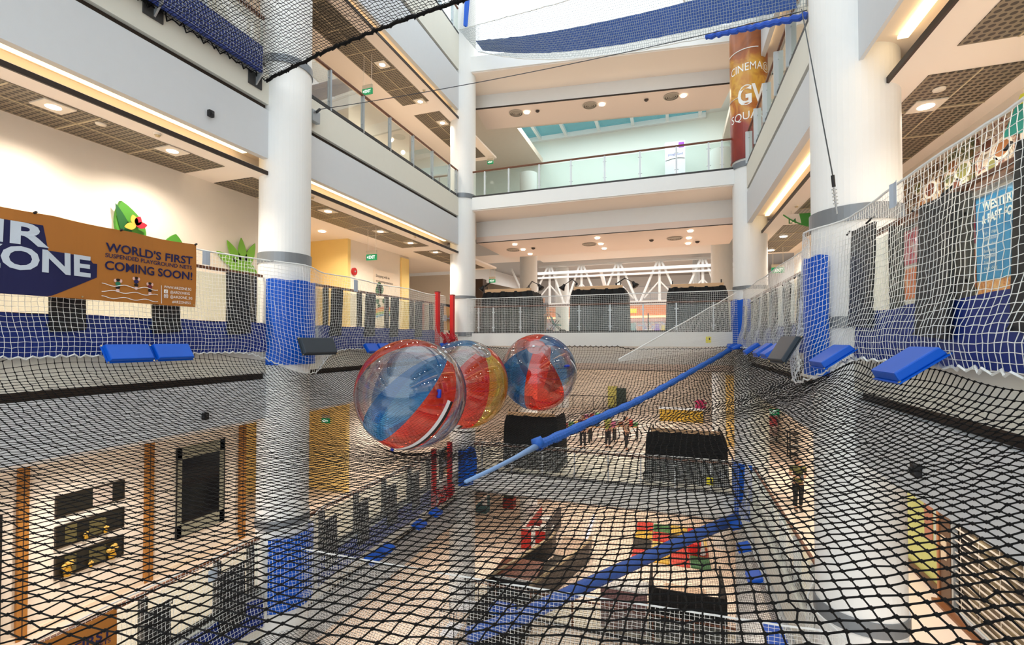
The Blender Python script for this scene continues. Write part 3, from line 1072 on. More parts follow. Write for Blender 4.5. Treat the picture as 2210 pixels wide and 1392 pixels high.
(c1, r1), (c2, r2), (c3, r3) = BALLS
zorb(c1, r1, camvec(.68, .72, .12), math.radians(0), ['red', 'clear', 'blue', 'red', 'clear', 'blue', 'red', 'clear', 'blue', 'clear'],
     'front giant inflatable ball with red, blue and clear panels and a black and white zip', [(2.32, .075, .95, 2.5)], [(.9, 2.02, .6), (2.6, 2.56, 1.2)])
zorb(c2, r2, camvec(.35, .65, .35), math.radians(72), ['red', 'yellow', 'red', 'clear', 'blue', 'clear'],
     'middle giant inflatable ball, half hidden behind the front one, red right side and blue top', [(math.radians(110), .07, 2.0, 2.7)], [(2.25, math.radians(85), .8)])
zorb(c3, r3, camvec(-.1, .70, .70), math.radians(62), ['red', 'clear', 'blue', 'red', 'clear', 'blue'],
     'right-hand giant inflatable ball farthest back, with a broad red lower panel', [(2.86, .06, 1.0, 1.75)], [(.90, 2.52, .9)])
# ================================================================== railings
def railing(label, F, p0, p1, ts, postm, h=1.05, pw=(.05, .05), rail=.06, glassy=True, below=True):
    """handrail, posts and glass between plan points p0 and p1; ts = post positions 0..1"""
    p0, p1 = np.array(p0, float), np.array(p1, float)
    d = p1 - p0; L = np.linalg.norm(d); d3 = np.array([d[0], d[1], 0]) / L
    nn = np.array([-d3[1], d3[0], 0])
    t = thing('balcony_railing', label, 'railing', (p0[0], p0[1], F))
    A, B = np.array([p0[0], p0[1], F]), np.array([p1[0], p1[1], F])
    MB().bar(A + [0, 0, h], B + [0, 0, h], rail, rail).build('handrail', woodrail, t, bevel=.012)
    MB().bar(A + [0, 0, .03], B + [0, 0, .03], .09, .08).build('base_channel', darkgrey, t)
    ts = sorted(ts)
    for s in ts:
        q = A + (B - A) * s
        mb = MB().obox(q + [0, 0, h / 2 - .02], d3 * pw[0] / 2, nn * pw[1] / 2, np.array([0, 0, h / 2 - .01]))
        mb.tube([q + np.array([0, 0, .78 * h]) - d3 * .07, q + np.array([0, 0, .78 * h]) + d3 * .07], .014, 6)
        mb.tube([q + np.array([0, 0, .22 * h]) - d3 * .07, q + np.array([0, 0, .22 * h]) + d3 * .07], .014, 6)
        mb.build('post', postm, t)
    if glassy:
        e = [0.0] + list(ts) + [1.0]
        for a_, b_ in zip(e[:-1], e[1:]):
            if (b_ - a_) * L < .12: continue
            qa, qb = A + (B - A) * a_ + d3 * .045, A + (B - A) * b_ - d3 * .045
            MB().bar((qa + [0, 0, h * .5]), (qb + [0, 0, h * .5]), .012, h * .84).build('glass_panel', glass, t)
    return t


def fr(lst, x, y0, y1):
    return [(yat(u, x) - y0) / (y1 - y0) for u in lst if y0 + .05 < yat(u, x) < y1 - .05]


def frb(lst, y, x0, x1):
    return [(float(at(u, 700, y=y)[0]) - x0) / (x1 - x0) for u in lst]


railing('brown topped glass railing on the left balcony one storey above the balls', 5.75, (-8.05, 8.55), (-8.05, 16.75), fr((708, 780, 839, 889, 931, 968, 983), -8.05, 8.55, 16.75), steel, pw=(.05, .10))
railing('glass railing on the upper left balcony above the overhead net', 5.75, (-8.1, -5.9), (-8.1, 7.45), [.1, .2, .3, .4, .5, .6, .7, .8, .9], steel, pw=(.05, .10))
railing('brown topped glass railing across the far end one storey above the balls', 5.75, (-7.55, 17.06), (1.98, 17.06), frb((1046, 1098, 1164, 1233, 1306, 1383, 1462, 1532, 1561), 17.06, -7.55, 1.98), steelw, pw=(.055, .05))
railing('glass railing with broad steel posts on the right balcony beside the cinema wrap', 5.75, (2.40, 8.6), (2.40, 16.75), fr((1612, 1620, 1639, 1660, 1686, 1714), 2.40, 8.6, 16.75), steelw, pw=(.05, .20))
railing('glass railing at the top left corner of the atrium under the sky', 12.3, (-8.05, 8.6), (-8.05, 16.75), [.2, .4, .6, .8, .93], steel, pw=(.05, .10))
railing('dark timber railing behind the left net at ball level, nearer than the column', .30, (-8.1, -5.9), (-8.1, 7.45), fr((120, 345, 495, 545), -8.1, -5.9, 7.45) + [.2, .4], darkgrey, pw=(.05, .14))
railing('dark timber railing behind the left net at ball level, beyond the column', .30, (-8.1, 8.55), (-8.1, 15.2), fr((702, 775, 834, 888, 930), -8.1, 8.55, 15.2), darkgrey, pw=(.05, .14))
railing('railing with pale posts across the far end in front of the black-draped booths', .30, (-7.5, 17.1), (1.98, 17.1), frb((1033, 1065, 1123, 1250, 1317, 1388, 1460, 1540), 17.1, -7.5, 1.98), steelw, rail=.05)
railing('timber railing behind the right net at ball level, nearest the posters', .30, (2.45, -5.9), (2.45, 7.45), fr((1937, 2083), 2.45, -5.9, 7.45) + [.3], darkgrey, pw=(.05, .13))
railing('timber railing behind the right net at ball level, beyond the thick column', .30, (2.45, 8.6), (2.45, 16.7), [.08, .24, .4, .56, .72, .88], darkgrey, pw=(.05, .14))
railing('dark timber railing of the left walkway one storey down, nearer than the column', -5.15, (-8.1, -5.9), (-8.1, 7.45), fr((316, 474, 545), -8.1, -5.9, 7.45) + [.3, .5], darkgrey, pw=(.05, .16))
railing('timber railing of the left walkway one storey down, beyond the column', -5.15, (-8.1, 8.55), (-8.1, 15.2), fr((697, 770, 830, 884, 925), -8.1, 8.55, 15.2), darkgrey, pw=(.05, .16))
railing('brown topped glass railing across the far end one storey down', -5.15, (-7.5, 17.06), (1.98, 17.06), [.04, .17, .3, .43, .56, .68, .8, .92], steelw)
railing('brown topped railing with pale posts on the right walkway one storey down', -5.15, (2.48, 8.6), (2.48, 16.7), [.02, .17, .33, .5, .66, .83, .97], steelw, pw=(.06, .14))
railing('brown topped railing on the lowest far bridge in front of the black booth', -10.6, (-7.5, 17.06), (1.98, 17.06), [.1, .25, .42, .58, .72, .86], woodrail)

# ================================================================== lamps and ceiling fittings
WARM = (1.0, 0.89, 0.76)


def add_lamp(name, loc, power, parent=None, color=WARM, spot=2.6, radius=.06):
    l = bpy.data.lights.new(name, 'SPOT')
    l.energy = power; l.color = color; l.spot_size = spot; l.spot_blend = 1.0; l.shadow_soft_size = radius
    o = bpy.data.objects.new(name, l)
    COL.objects.link(o)
    o.location = tuple(loc)
    if parent is not None:
        o.parent = parent
    return o


def downlight(c, label, power, r=.10, square=False, group=None):
    t = thing('downlight', label, 'ceiling light', c, group=group)
    if square:
        MB().box(c[0] - .19, c[0] + .19, c[1] - .19, c[1] + .19, c[2] - .03, c[2] - .012).build('trim', lampT, t)
    else:
        MB().lathe([(r * 1.0, -.012), (r * 1.3, -.02), (r * 1.35, -.004)], c, 20).build('trim', lampT, t)
    MB().cyl((c[0], c[1]), r, c[2] - .034, c[2] - .02, 20).build('lens', lampM, t)
    add_lamp('lamp', (0, 0, -.09), power, t)
    return t


PW = 95.0
for k, (u, v, s) in enumerate(((115, 227, 'at the far left edge'), (372, 323, 'just before the thick column'), (708, 454, 'first beyond the column'), (821, 498, 'second beyond the column'), (886, 523, 'third beyond the column'), (940, 543, 'last by the far corner column'))):
    downlight(at(u, v, z=3.5), 'square downlight over the left walkway at ball level, ' + s, PW * (1.7 if k < 2 else 1), .09, True)
downlight(at(695, 498, z=3.5), 'round downlight in the pale ceiling above the yellow wall', PW, .1)
for k, (u, v, s) in enumerate(((825, 138, 'nearest one'), (907, 218, 'middle one'), (955, 264, 'farthest one'))):
    downlight(at(u, v, z=8.9), 'square downlight over the upper left balcony, ' + s, PW, .09, True)
downlight(at(1998, 226, z=3.5), 'square downlight in the brown tiles above the right-hand food posters', PW * 1.2, .1, True)
downlight(at(1691, 509, z=3.5), 'round downlight in the right walkway ceiling below the level sign', PW, .1)
downlight(at(1664, 539, z=3.5), 'round downlight at the far end of the right walkway ceiling', PW, .1)
for k, (u, v) in enumerate(((1111, 526), (1129, 537), (1144, 547), (1289, 512), (1297, 525), (1304, 535), (1490, 497), (1487, 512), (1485, 524))):
    downlight(at(u, v + 1, z=4.29), f'small downlight over the far bridge, {ORD[k % 3]} of the {("left", "middle", "right")[k // 3]} row', PW * .6, .09, group='downlights over the far bridge')
for k, (u, v) in enumerate(((1137, 242), (1299, 225), (1475, 206))):
    downlight(at(u, v, z=10.19), f'round downlight in the high pink ceiling, beside the {("left", "middle", "right")[k]} air diffuser', PW * .8, .11)
for k, (u, v) in enumerate(((1114, 244), (1273, 227), (1449, 208), (1108, 539), (1272, 527), (1456, 514))):
    c = at(u, v, z=10.19 if k < 3 else 4.29)
    t = thing('air_diffuser', f'round ringed air diffuser in the {"high" if k < 3 else "lower"} pink far ceiling, {("left", "middle", "right")[k % 3]} one', 'air vent', c)
    mb = MB()
    for rr in (.32, .24, .16):
        mb.lathe([(rr, -.005), (rr - .02, -.035), (rr - .06, -.04), (rr - .05, -.012)], c, 28)
    mb.build('rings', M('diffuser grey', (176, 164, 150), .5), t, smooth=True)
    MB().cyl((c[0], c[1]), .29, c[2] - .012, c[2] - .004, 28).build('throat', M('diffuser shadow', (78, 70, 62), .7), t)
    MB().lathe([(.09, -.02), (.05, -.045), (.001, -.05)], c, 20).build('hub', M('diffuser grey', (176, 164, 150), .5), t)
for k, (u, v, z) in enumerate(((1160, 239, 10.19), (1395, 215, 10.19), (1151, 535, 4.29), (1505, 521, 4.29), (1406, 518, 4.29))):
    c = at(u, v, z=z)
    s = ('high far ceiling near the left diffuser', 'high far ceiling before the right diffuser', 'lower far ceiling above the left booth', 'lower far ceiling at the right end', 'lower far ceiling right of the middle')[k]
    tag(MB().lathe([(.09, 0), (.09, -.03), (.05, -.07), (.001, -.08)], c, 16).build('ceiling_speaker', M('dark fitting', (70, 58, 52), .5), smooth=True), 'small dark dome fitting in the ' + s, 'ceiling fitting')
for k, (u, v, z, s) in enumerate(((340, 288, 3.5, 'left walkway ceiling edge between the two downlights'), (674, 424, 3.5, 'left walkway ceiling right of the column'), (896, 509, 3.5, 'left walkway ceiling near the far corner'), (915, 194, 8.9, 'upper left balcony ceiling'), (1719, 443, 3.5, 'right walkway ceiling above the level sign'))):
    c = at(u, v, z=z)
    t = thing('smoke_detector', 'small round smoke detector in the ' + s, 'smoke detector', c)
    MB().lathe([(.06, 0), (.06, -.025), (.045, -.03)], c, 16).build('base', lampT, t, smooth=True)
    MB().lathe([(.04, -.03), (.035, -.055), (.001, -.06)], c, 16).build('sensor', M('sensor tan', (206, 182, 140), .4), t, smooth=True)
for u, v, s in ((2027, 192, 'near the right downlight'), (218, 267, 'between the two left downlights')):
    c = at(u, v, z=3.49)
    tag(MB().lathe([(.075, 0), (.07, -.02), (.001, -.024)], c, 16).build('sprinkler_cover', lampT, smooth=True), 'round white cap in the brown ceiling tiles ' + s, 'ceiling fitting')
# cove lamps
for side in ('left', 'right'):
    for lv, w in ((5, 'at ball level'), (6, 'one storey up')):
        p = LV[lv]
        for y0_, y1_, s in ((Y0, 7.4, 'nearer than the column'), (8.6, 16.6, 'beyond the column')):
            d0, d1 = (.5, .62)
            x0, x1 = sx(side, d0), sx(side, d1)
            tag(MB().box(x0, x1, y0_, y1_, p['fb'] + .16, p['fb'] + .2).build('cove_light', coveM), f'glowing cove strip along the {side} fascia {w}, {s}', 'strip light')
# unseen fill lights added to brighten the storeys below and bays behind the camera
for side, xs in (('left', -9.3), ('right', 3.9)):
    for lv in (2, 3):
        zc = {2: -7.5, 3: -2.0}[lv]
        for y in (1.5, 5.5, 10.5, 14.5, 19.5):
            add_lamp('walkway_fill', (xs, y, zc), 170, color=(1, .93, .86), radius=.12)
    for zc in (3.44, 8.84):
        for y in ((-3.5, 0.5) if side == 'left' else (-3.5, 0.5, 3.4)):
            add_lamp('walkway_fill', (xs + (.2 if side == 'right' else 0), y, zc), PW * 1.3, radius=.1)


def area(name, loc, sx_, sy_, power, color=(1, .9, .78)):
    l = bpy.data.lights.new(name, 'AREA')
    l.shape = 'RECTANGLE'; l.size = sx_; l.size_y = sy_; l.energy = power; l.color = color
    o = bpy.data.objects.new(name, l)
    COL.objects.link(o); o.location = loc
    return o


area('hall_roof_fill', (-2.8, 38, 5.5), 18, 5, 560, (1, .97, .93))  # area fills added to brighten the far hall, no fitting modelled
area('hall_roof_fill', (-2.8, 30, 5.2), 14, 3, 200, (1, .97, .93))
area('upper_hall_fill', (-2.8, 25.5, 13.3), 12, 5, 420, (.95, 1, .98))  # added fill that lifts the upper far hall
for x_, y_, z_ in ((-6, 21, 4.1), (-2.8, 21, 4.1), (.4, 21, 4.1), (-6, 20.6, 9.9), (-2.8, 21, 9.9), (.4, 21.5, 9.9)):
    add_lamp('bridge_fill', (x_, y_, z_), 60, radius=.1)  # fill added under the far bridge ceilings, besides the built downlights
for side, xs in (('left', -9.3), ('right', 3.9)):
    for y_ in (10.5, 13.5, 17.5, 20):
        for zc in (3.3, 8.7):
            add_lamp('walkway_fill', (xs, y_, zc), 60, radius=.1)  # extra fill added to lift the walkway walls and ceilings
for y_ in (9.6, 6.0, 2.0):
    add_lamp('walkway_fill', (3.7, y_, 3.3), 120, radius=.1)  # more fill added for the wall with the food posters
area('hall_ceiling_fill', (-2.8, 21, -1.62), 9, 3, 150)  # hidden fills added to light the lower halls
area('hall_ceiling_fill', (-2.8, 29, -1.62), 9, 8, 230, (1, .97, .95))
area('hall_ceiling_fill', (-2.8, 21, -6.9), 9, 3, 170)
area('hall_ceiling_fill', (-2.8, 28, -6.9), 9, 8, 230)

# ================================================================== signs
green = M('exit green', (0, 136, 84), .4, emit=.25)
whitelet = M('white lettering', (246, 248, 246), .5)
whlit = M('lit white lettering', (246, 250, 246), .5, emit=.5)
navy = M('navy print', (16, 22, 74), .6)


def exit_sign(c, w, label, zc, rods=True, arrow='left'):
    t = thing('exit_sign', label, 'exit sign', c)
    h = w * .5
    MB().box(c[0] - w / 2, c[0] + w / 2, c[1], c[1] + .05, c[2] - h / 2, c[2] + h / 2).build('panel', green, t)
    MB().box(c[0] - w / 2, c[0] + w / 2, c[1] + .005, c[1] + .045, c[2] + h / 2, c[2] + h / 2 + .12).build('housing', M('sign housing', (204, 192, 170), .5), t)
    mb = MB()
    letters(mb, 'EXIT', lambda x, y: (c[0] + x, c[1] - .006, c[2] + y), width=w * .62, height=h * .52, x0=-w * .22, y0=-h * .26, bold=.02)
    s = -1 if arrow == 'left' else 1
    mb.add([(c[0] - w * .42, c[1] - .006, c[2]), (c[0] - w * .29, c[1] - .006, c[2] + h * .24), (c[0] - w * .29, c[1] - .006, c[2] - h * .24)], [(0, 1, 2)])
    mb.build('lettering', whlit, t)
    if rods:
        for s in (-.38, .42):
            MB().tube([(c[0] + s * w, c[1] + .025, c[2] + h / 2 + .1), (c[0] + s * w, c[1] + .025, zc)], .008, 6).build('rod', lampT, t)
    return t


exit_sign(at(801, 555, y=12.0), .36, 'green EXIT sign hanging over the left walkway at ball level', 3.5)
exit_sign(at(792, 197, y=12.0), .36, 'green EXIT sign hanging over the upper left balcony', 8.9)
exit_sign(at(1062, 606, y=21.0), .32, 'small green EXIT sign above the left black-draped booth', 3.5)
exit_sign(at(1058, 350, y=20.6), .30, 'small EXIT sign above the far railing near the far left column', 8.9)
exit_sign(at(1679, 583, y=19.5), .42, 'green EXIT sign seen through the net at the far right walkway', 3.5)
exit_sign(at(702, 908, y=13.02), .32, 'green EXIT sign on the yellow wall one storey down at left', -2.0)
exit_sign(at(1667, 889, y=26.5), .62, 'green EXIT sign one storey down at the far right', -2.0)

# level sign
c = at(1712, 478, y=14.2)
t = thing('level_sign', 'white and green L4 level sign hanging from the right walkway ceiling', 'sign', c)
x0, y0, zt = float(at(1690, 462, y=14.2)[0]), 14.2, float(at(1700, 463, y=14.2)[2])
cur = [(x0 + .95 * s, y0, zt - .40 * (1 - (1 - s) ** 2.2)) for s in np.linspace(0, 1, 12)]
MB().prism([(x0, y0, zt), *cur, (x0 + .95, y0, zt)], (0, .04, 0)).build('board', M('sign white', (236, 226, 214), .5), t)
gm = M('sign green', (64, 140, 58), .5)
MB().prism([(x0 + .38, y0 - .006, zt), *[(p[0], y0 - .006, p[2]) for p in cur if p[0] > x0 + .38], (x0 + .95, y0 - .006, zt)], (0, .005, 0)).build('green_field', gm, t)
MB().tube([(p[0], y0 - .01, p[2]) for p in cur], .018, 6).build('green_edge', gm, t)
MB().tube([(x0 + .2, y0 + .02, zt), (x0 + .2, y0 + .02, 3.5)], .008, 6).build('rod', lampT, t)
MB().tube([(x0 + .8, y0 + .02, zt), (x0 + .8, y0 + .02, 3.5)], .008, 6).build('rod', lampT, t)
mb = MB(); letters(mb, 'L4', lambda x, y: (x0 + .13 + x, y0 - .008, zt - .25 + y), width=.18, height=.13, bold=.02); mb.build('lettering', M('green lettering', (44, 110, 54), .5), t)

# printed wrap on the far right corner column
wrapm = ramp_mat('cinema print', ((.30, (128, 44, 38)), (.42, (152, 58, 44)), (.50, (196, 130, 56)), (.58, (216, 166, 70)), (.68, (168, 96, 48)), (.8, (140, 80, 46))), 1.1, 1.6, .28, (1, 1, .8))
_nt = wrapm.node_tree                          # the print runs from dark red at the foot over yellow to brown at the top
_nz = [n for n in _nt.nodes if n.type == 'TEX_NOISE'][0]
_cr = [n for n in _nt.nodes if n.type == 'VALTORGB'][0]
_tc = [n for n in _nt.nodes if n.type == 'TEX_COORD'][0]
_sp = _nt.nodes.new('ShaderNodeSeparateXYZ')
_m1 = _nt.nodes.new('ShaderNodeMath'); _m1.operation = 'MULTIPLY_ADD'; _m1.inputs[1].default_value = .115; _m1.inputs[2].default_value = .02
_m2 = _nt.nodes.new('ShaderNodeMath'); _m2.operation = 'MULTIPLY_ADD'; _m2.inputs[1].default_value = .55
_nt.links.new(_tc.outputs['Object'], _sp.inputs[0]); _nt.links.new(_sp.outputs['Z'], _m1.inputs[0])
_nt.links.new(_nz.outputs['Fac'], _m2.inputs[0]); _nt.links.new(_m1.outputs[0], _m2.inputs[2]); _nt.links.new(_m2.outputs[0], _cr.inputs[0])
t = thing('column_wrap', 'orange and brown printed cinema wrap round the far right corner column', 'advertisement', (2.5, 17.2, 5.95))
CR = .575


def cylpt(r):
    base = math.atan2(-17.2, -2.5)             # the side that faces the middle of the atrium
    return lambda x, y: (2.5 + r * math.cos(base + x / r), 17.2 + r * math.sin(base + x / r), y)


MB().cyl((2.5, 17.2), CR, 5.98, 10.35, 56).build('wrap', wrapm, t, smooth=False)
mb = MB()
f = cylpt(CR + .012)
letters(mb, 'CINEMA@', f, width=1.35, height=.26, x0=-.62, y0=8.82)
letters(mb, 'GV', f, width=.86, height=.62, x0=-.34, y0=7.72, bold=.03)
letters(mb, 'SQUARE', f, width=1.25, height=.26, x0=-.62, y0=7.22)
mb.build('lettering', whitelet, t)
MB().tube([f(x, 9.55) for x in np.linspace(-.75, .3, 14)], .016, 6).build('line', whitelet, t)
MB().tube([f(x, 8.02) for x in np.linspace(-.9, -.34, 8)], .01, 6).build('line', whitelet, t)

# little black boxes on the fascias
for u, v, s, side in ((452, 246, 'left fascia above the brown banner', 'left'), (440, 898, 'left fascia below the net', 'left'), (1986, 1016, 'right fascia below the net', 'right')):
    c = at(u, v, x=XL if side == 'left' else XR)
    sg = 1 if side == 'left' else -1
    t = thing('wall_sensor', 'small black box fixed on the ' + s, 'sensor', c)
    MB().box(c[0], c[0] + sg * .07, c[1] - .05, c[1] + .05, c[2] - .06, c[2] + .06).build('body', blackm, t, bevel=.01)
    MB().tube([c + np.array([sg * .07, 0, .01]), c + np.array([sg * .09, 0, .01])], .025, 8).build('lens', darkgrey, t)

# ================================================================== brown banners
brown = M('brown banner cloth', (172, 110, 44), .6, noise=.07, nscale=1.2)
pinkp = M('pale pink print', (226, 186, 180), .6)


def banner(yR, zt, zb, xw, label, yL):
    """banner hung on the net; right end at yR, reads along +y; local s = y - yR (negative to the left)"""
    H = zt - zb

    def f(s, h, off=0.0):
        sag = .02 * math.sin((s + .1) * 2.6) * (1 - .3 * h) + .014 * math.sin(s * 6.1 + h * 3)
        top = .02 * abs(math.sin(s * math.pi / .95)) if h > .5 else 0
        return (xw + sag + off, yR + s, zb + H * h - top * (h - .5) * 2)
    t = thing('banner', label, 'banner', (xw, yR, zb))
    ss = np.linspace(yL - yR, 0, 70)
    MB().sheet([[f(s, h) for h in np.linspace(0, 1, 12)] for s in ss], th=(-.008, 0, 0)).build('cloth', brown, t, smooth=False)
    # long navy drop shadow of the big letters
    mb = MB()
    G = []
    for s in np.linspace(max(yL - yR, -3.4), -1.42, 40):
        # top edge follows the letters, bottom edge runs down to the hem along the slanted cut
        lo = 0.0 if s < -1.96 else (s + 1.96) / .54 * .30
        hi = .86 if s < -1.98 else (.56 if s < -1.5 else .48)
        hi = hi if s < -1.9 else min(hi, .56)
        G.append([f(s, lo + (hi - lo) * k / 6, .004) for k in range(7)])
    mb.sheet(G)
    mb.build('navy_shape', navy, t)
    mb = MB()
    letters(mb, 'AIR', lambda x, y: f(x, y / H, .010), width=.98, height=.27, x0=-2.95, y0=.60 * H, bold=.03)
    letters(mb, 'ZONE', lambda x, y: f(x, y / H, .010), width=1.22, height=.275, x0=-2.72, y0=.30 * H, bold=.03)
    mb.build('big_lettering', M('pale banner lettering', (196, 208, 222), .6), t)
    mb = MB()
    g = lambda x, y: f(x, y / H, .008)
    letters(mb, "WORLD'S FIRST", g, width=1.26, height=.125, x0=-1.33, y0=.675 * H, bold=.022)
    letters(mb, 'SUSPENDED PLAYGROUND NETS', g, width=1.25, height=.062, x0=-1.33, y0=.59 * H, bold=.012)
    letters(mb, 'COMING SOON!', g, width=1.26, height=.125, x0=-1.33, y0=.425 * H, bold=.022)
    mb.build('navy_lettering', navy, t)
    mb = MB()
    letters(mb, 'WWW.AIRZONE.SG', g, width=.42, height=.042, x0=-.50, y0=.255 * H)
    letters(mb, '@AIRZONESG', g, width=.30, height=.042, x0=-.40, y0=.185 * H)
    letters(mb, '@AIRZONE_SG', g, width=.34, height=.042, x0=-.40, y0=.115 * H)
    letters(mb, '#AIRZONESG', g, width=.29, height=.042, x0=-.37, y0=.04 * H)
    mb.add([f(-.545, h, .008) for h in (.02, .29)] + [f(-.537, h, .008) for h in (.29, .02)], [(0, 1, 2, 3)])
    for y in (.18, .11):
        q = [f(-.50, y, .008), f(-.44, y, .008), f(-.44, y + .055, .008), f(-.50, y + .055, .008)]
        if y > .15:
            mb.add(q, [(0, 1, 2, 3)])
        else:
            mb.tube([f(-.47 + .028 * math.copysign(min(1, abs(math.cos(a)) * 1.3), math.cos(a)), y + .028 + .026 * math.copysign(min(1, abs(math.sin(a)) * 1.3), math.sin(a)), .010) for a in np.linspace(0, 6.28, 17)], .004, 4)
            mb.tube([f(-.47 + .013 * math.cos(a), y + .028 + .012 * math.sin(a), .010) for a in np.linspace(0, 6.28, 13)], .004, 4)
    for k, h in enumerate((.22, .135, .05)):
        mb.tube([f(s, h + .014 * math.sin((s + k) * 22), .010) for s in np.linspace(-1.36, -.60, 26)], .005, 4)
    mb.build('white_print', whitelet, t)
    mb = MB(); letters(mb, 'f', lambda x, y: f(x, y / H, .011), width=.025, height=.04, x0=-.482, y0=.185 * H); mb.build('icon_letter', brown, t)
    for k, (s, h, cm) in enumerate(((-1.16, .235, (40, 120, 90)), (-.92, .29, (30, 34, 90)), (-.72, .235, (110, 30, 50)))):
        e = lambda ds, dh, r, q: MB().add([f(s + ds * .8 + .8 * r * math.cos(a), h + dh * .75 + r * .7 / H * math.sin(a) * q, .009) for a in np.linspace(0, 6.28, 15)[:-1]], [tuple(range(14))])
        b_ = e(0, .015, .042, 1.0); b_.build('swimmer_top', M('print ' + str(cm), cm, .6), t)
        bp_ = M('black print', (20, 16, 18), .6); e(0, -.05, .036, 1.0).build('swimmer_shorts', bp_, t); e(0, .085, .034, .8).build('swimmer_hair', bp_, t)
        b_ = e(-.045, .07, .022, 1.6); b_.build('swimmer_arm', pinkp, t); e(.045, .07, .022, 1.6).build('swimmer_arm', pinkp, t); e(0, -.11, .03, 1.2).build('swimmer_legs', pinkp, t)
    for s in (0, -1.12, -2.1, -3.1):
        MB().tube([f(s - .02, .985, -.03), f(s - .01, 1.01, .03)], .016, 6).build('tie', blackm, t)
    for s in (-.03, -1.6, -2.7):
        q = np.array(f(s, .03, .004))
        MB().tube([q, q + np.array([.006, 0, 0])], .012, 8).build('eyelet', brass, t)
    return t


banner(5.66, 1.63, .57, -7.62, 'brown AIR ZONE banner hung on the left net at ball level', 1.1)
yR3 = float(at(247, 1340, x=-7.66)[1])
banner(yR3, -3.86, -4.92, -7.62, 'second brown banner hung on the left net one storey down, cut by the frame', 1.1)

# net tags
tagm = M('pale blue plastic tag', (176, 190, 206), .4)
for u, v, w, h, x, s in ((445, 557, .14, .24, -7.70, 'just right of the brown banner'), (768, 617, .16, .3, -7.70, 'beyond the left column'), (1926, 420, .16, .24, 2.06, 'near the top rope at right'), (459, 1240, .17, .2, -7.66, 'one storey down at left')):
    c = at(u, v, x=x)
    tag(MB().sheet([[(c[0] + .02 * math.sin(i), c[1] + (i - 1.5) / 3 * w, c[2] + j * h / 2) for j in (-1, 1)] for i in range(4)], th=(.004, 0, 0)).build('net_tag', tagm), 'small pale blue tag hanging in the white net ' + s, 'tag')

# leaf cut-outs on the left wall
leafg = M('leaf green', (74, 140, 44), .5, noise=.2, nscale=2)
leafd = M('dark leaf green', (30, 88, 40), .5)
lime = M('lime leaf', (124, 182, 56), .5, noise=.15, nscale=2)


def leaf(c, w, h, tilt, n=12):
    P = []
    for s in np.linspace(0, 1, n):
        P.append((w * math.sin(math.pi * s) ** .8 * (1 - .25 * s), h * s))
    for s in np.linspace(1, 0, n)[1:-1]:
        P.append((-w * math.sin(math.pi * s) ** .8 * (1 - .25 * s), h * s))
    ct, st = math.cos(tilt), math.sin(tilt)
    return [(c[0], c[1] + ct * p[0] - st * p[1], c[2] + st * p[0] + ct * p[1]) for p in P]


c = at(300, 545, x=-9.56)
t = thing('leaf_cutout', 'tall green leaf cut-out with an orange flower behind the brown banner', 'wall decoration', c)
MB().prism(leaf(c + np.array([-.04, 0, 0]), .28, .95, .35), (.07, 0, 0)).build('leaf', leafg, t)
MB().prism(leaf(c + np.array([.035, -.10, .0]), .10, .88, .38), (.01, 0, 0)).build('leaf_dark_side', leafd, t)  # narrow darker green leaf along the left side
MB().prism(leaf(c + np.array([0, .62, 0]), .22, .5, -.1), (.03, 0, 0)).build('leaf', leafg, t)
fc = at(293, 487, x=-9.44)
for k, (a, cm) in enumerate(((.3, (232, 168, 66)), (1.9, (232, 168, 66)), (-1.3, (176, 34, 52)), (-.35, (176, 34, 52)))):
    MB().prism(leaf(fc, .07, .2, a), (.015, 0, 0)).build('petal', M('petal' + str(cm), cm, .5), t)
c = at(525, 590, x=-9.56)
t = thing('leaf_cutout', 'lime leaf fan cut-out with white words left of the thick column', 'wall decoration', c)
MB().prism([(c[0], c[1] + .36 * math.cos(a), c[2] + .30 * math.sin(a)) for a in np.linspace(0, 6.28, 22)[:-1]], (.03, 0, 0)).box(-9.6, c[0] + .01, c[1] - .05, c[1] + .05, c[2] - .05, c[2] + .05).build('disc', lime, t)
for a in (1.1, .6, .1, -.4):
    MB().prism(leaf(c + np.array([0, 0, .05]), .13, .78, a), (.025, 0, 0)).build('leaf', lime, t)
mb = MB()
for k, s in enumerate(('to be', 'with rain', 'energy of air', 'the sun')):
    letters(mb, s, lambda x, y: (c[0] + .034, c[1] + .30 + x, c[2] + .14 - k * .11 + y), width=(.20, .34, .46, .3)[k], height=.05, align='RIGHT')
mb.build('lettering', whitelet, t)

# fire bell, call point and eco poster on the far left wall
c = at(763, 586, x=-10.45)
t = thing('fire_bell', 'round red fire bell on the cream wall left of the eco poster', 'alarm bell', c)
MB().tube([c, c + np.array([.06, 0, 0])], .13, 20).build('gong', M('fire red', (176, 32, 34), .35), t)
MB().tube([c + np.array([.06, 0, 0]), c + np.array([.08, 0, 0])], .03, 10).build('bolt', steel, t)
P0, P1 = at(808, 580, x=-10.42), at(862, 600, x=-10.42)
y0, y1, zt = float(P0[1]), float(P1[1]), float(P0[2])
zb = zt - 2.1
t = thing('wall_poster', 'eco-learning poster with trees and a rainbow on the far left wall', 'poster', (-10.42, y0, zb))
MB().box(-10.45, -10.42, y0, y1, zb, zt).build('board', M('poster paper', (242, 226, 206), .5), t)
mb = MB()
pf = lambda x, y: (-10.415, y0 + .1 + x, y)
letters(mb, 'Shopping with an', pf, width=(y1 - y0) * .52, height=.10, y0=zt - .28)
letters(mb, 'eco-learning experience', pf, width=(y1 - y0) * .66, height=.10, y0=zt - .47)
mb.build('lettering', blackm, t)
mb = MB()
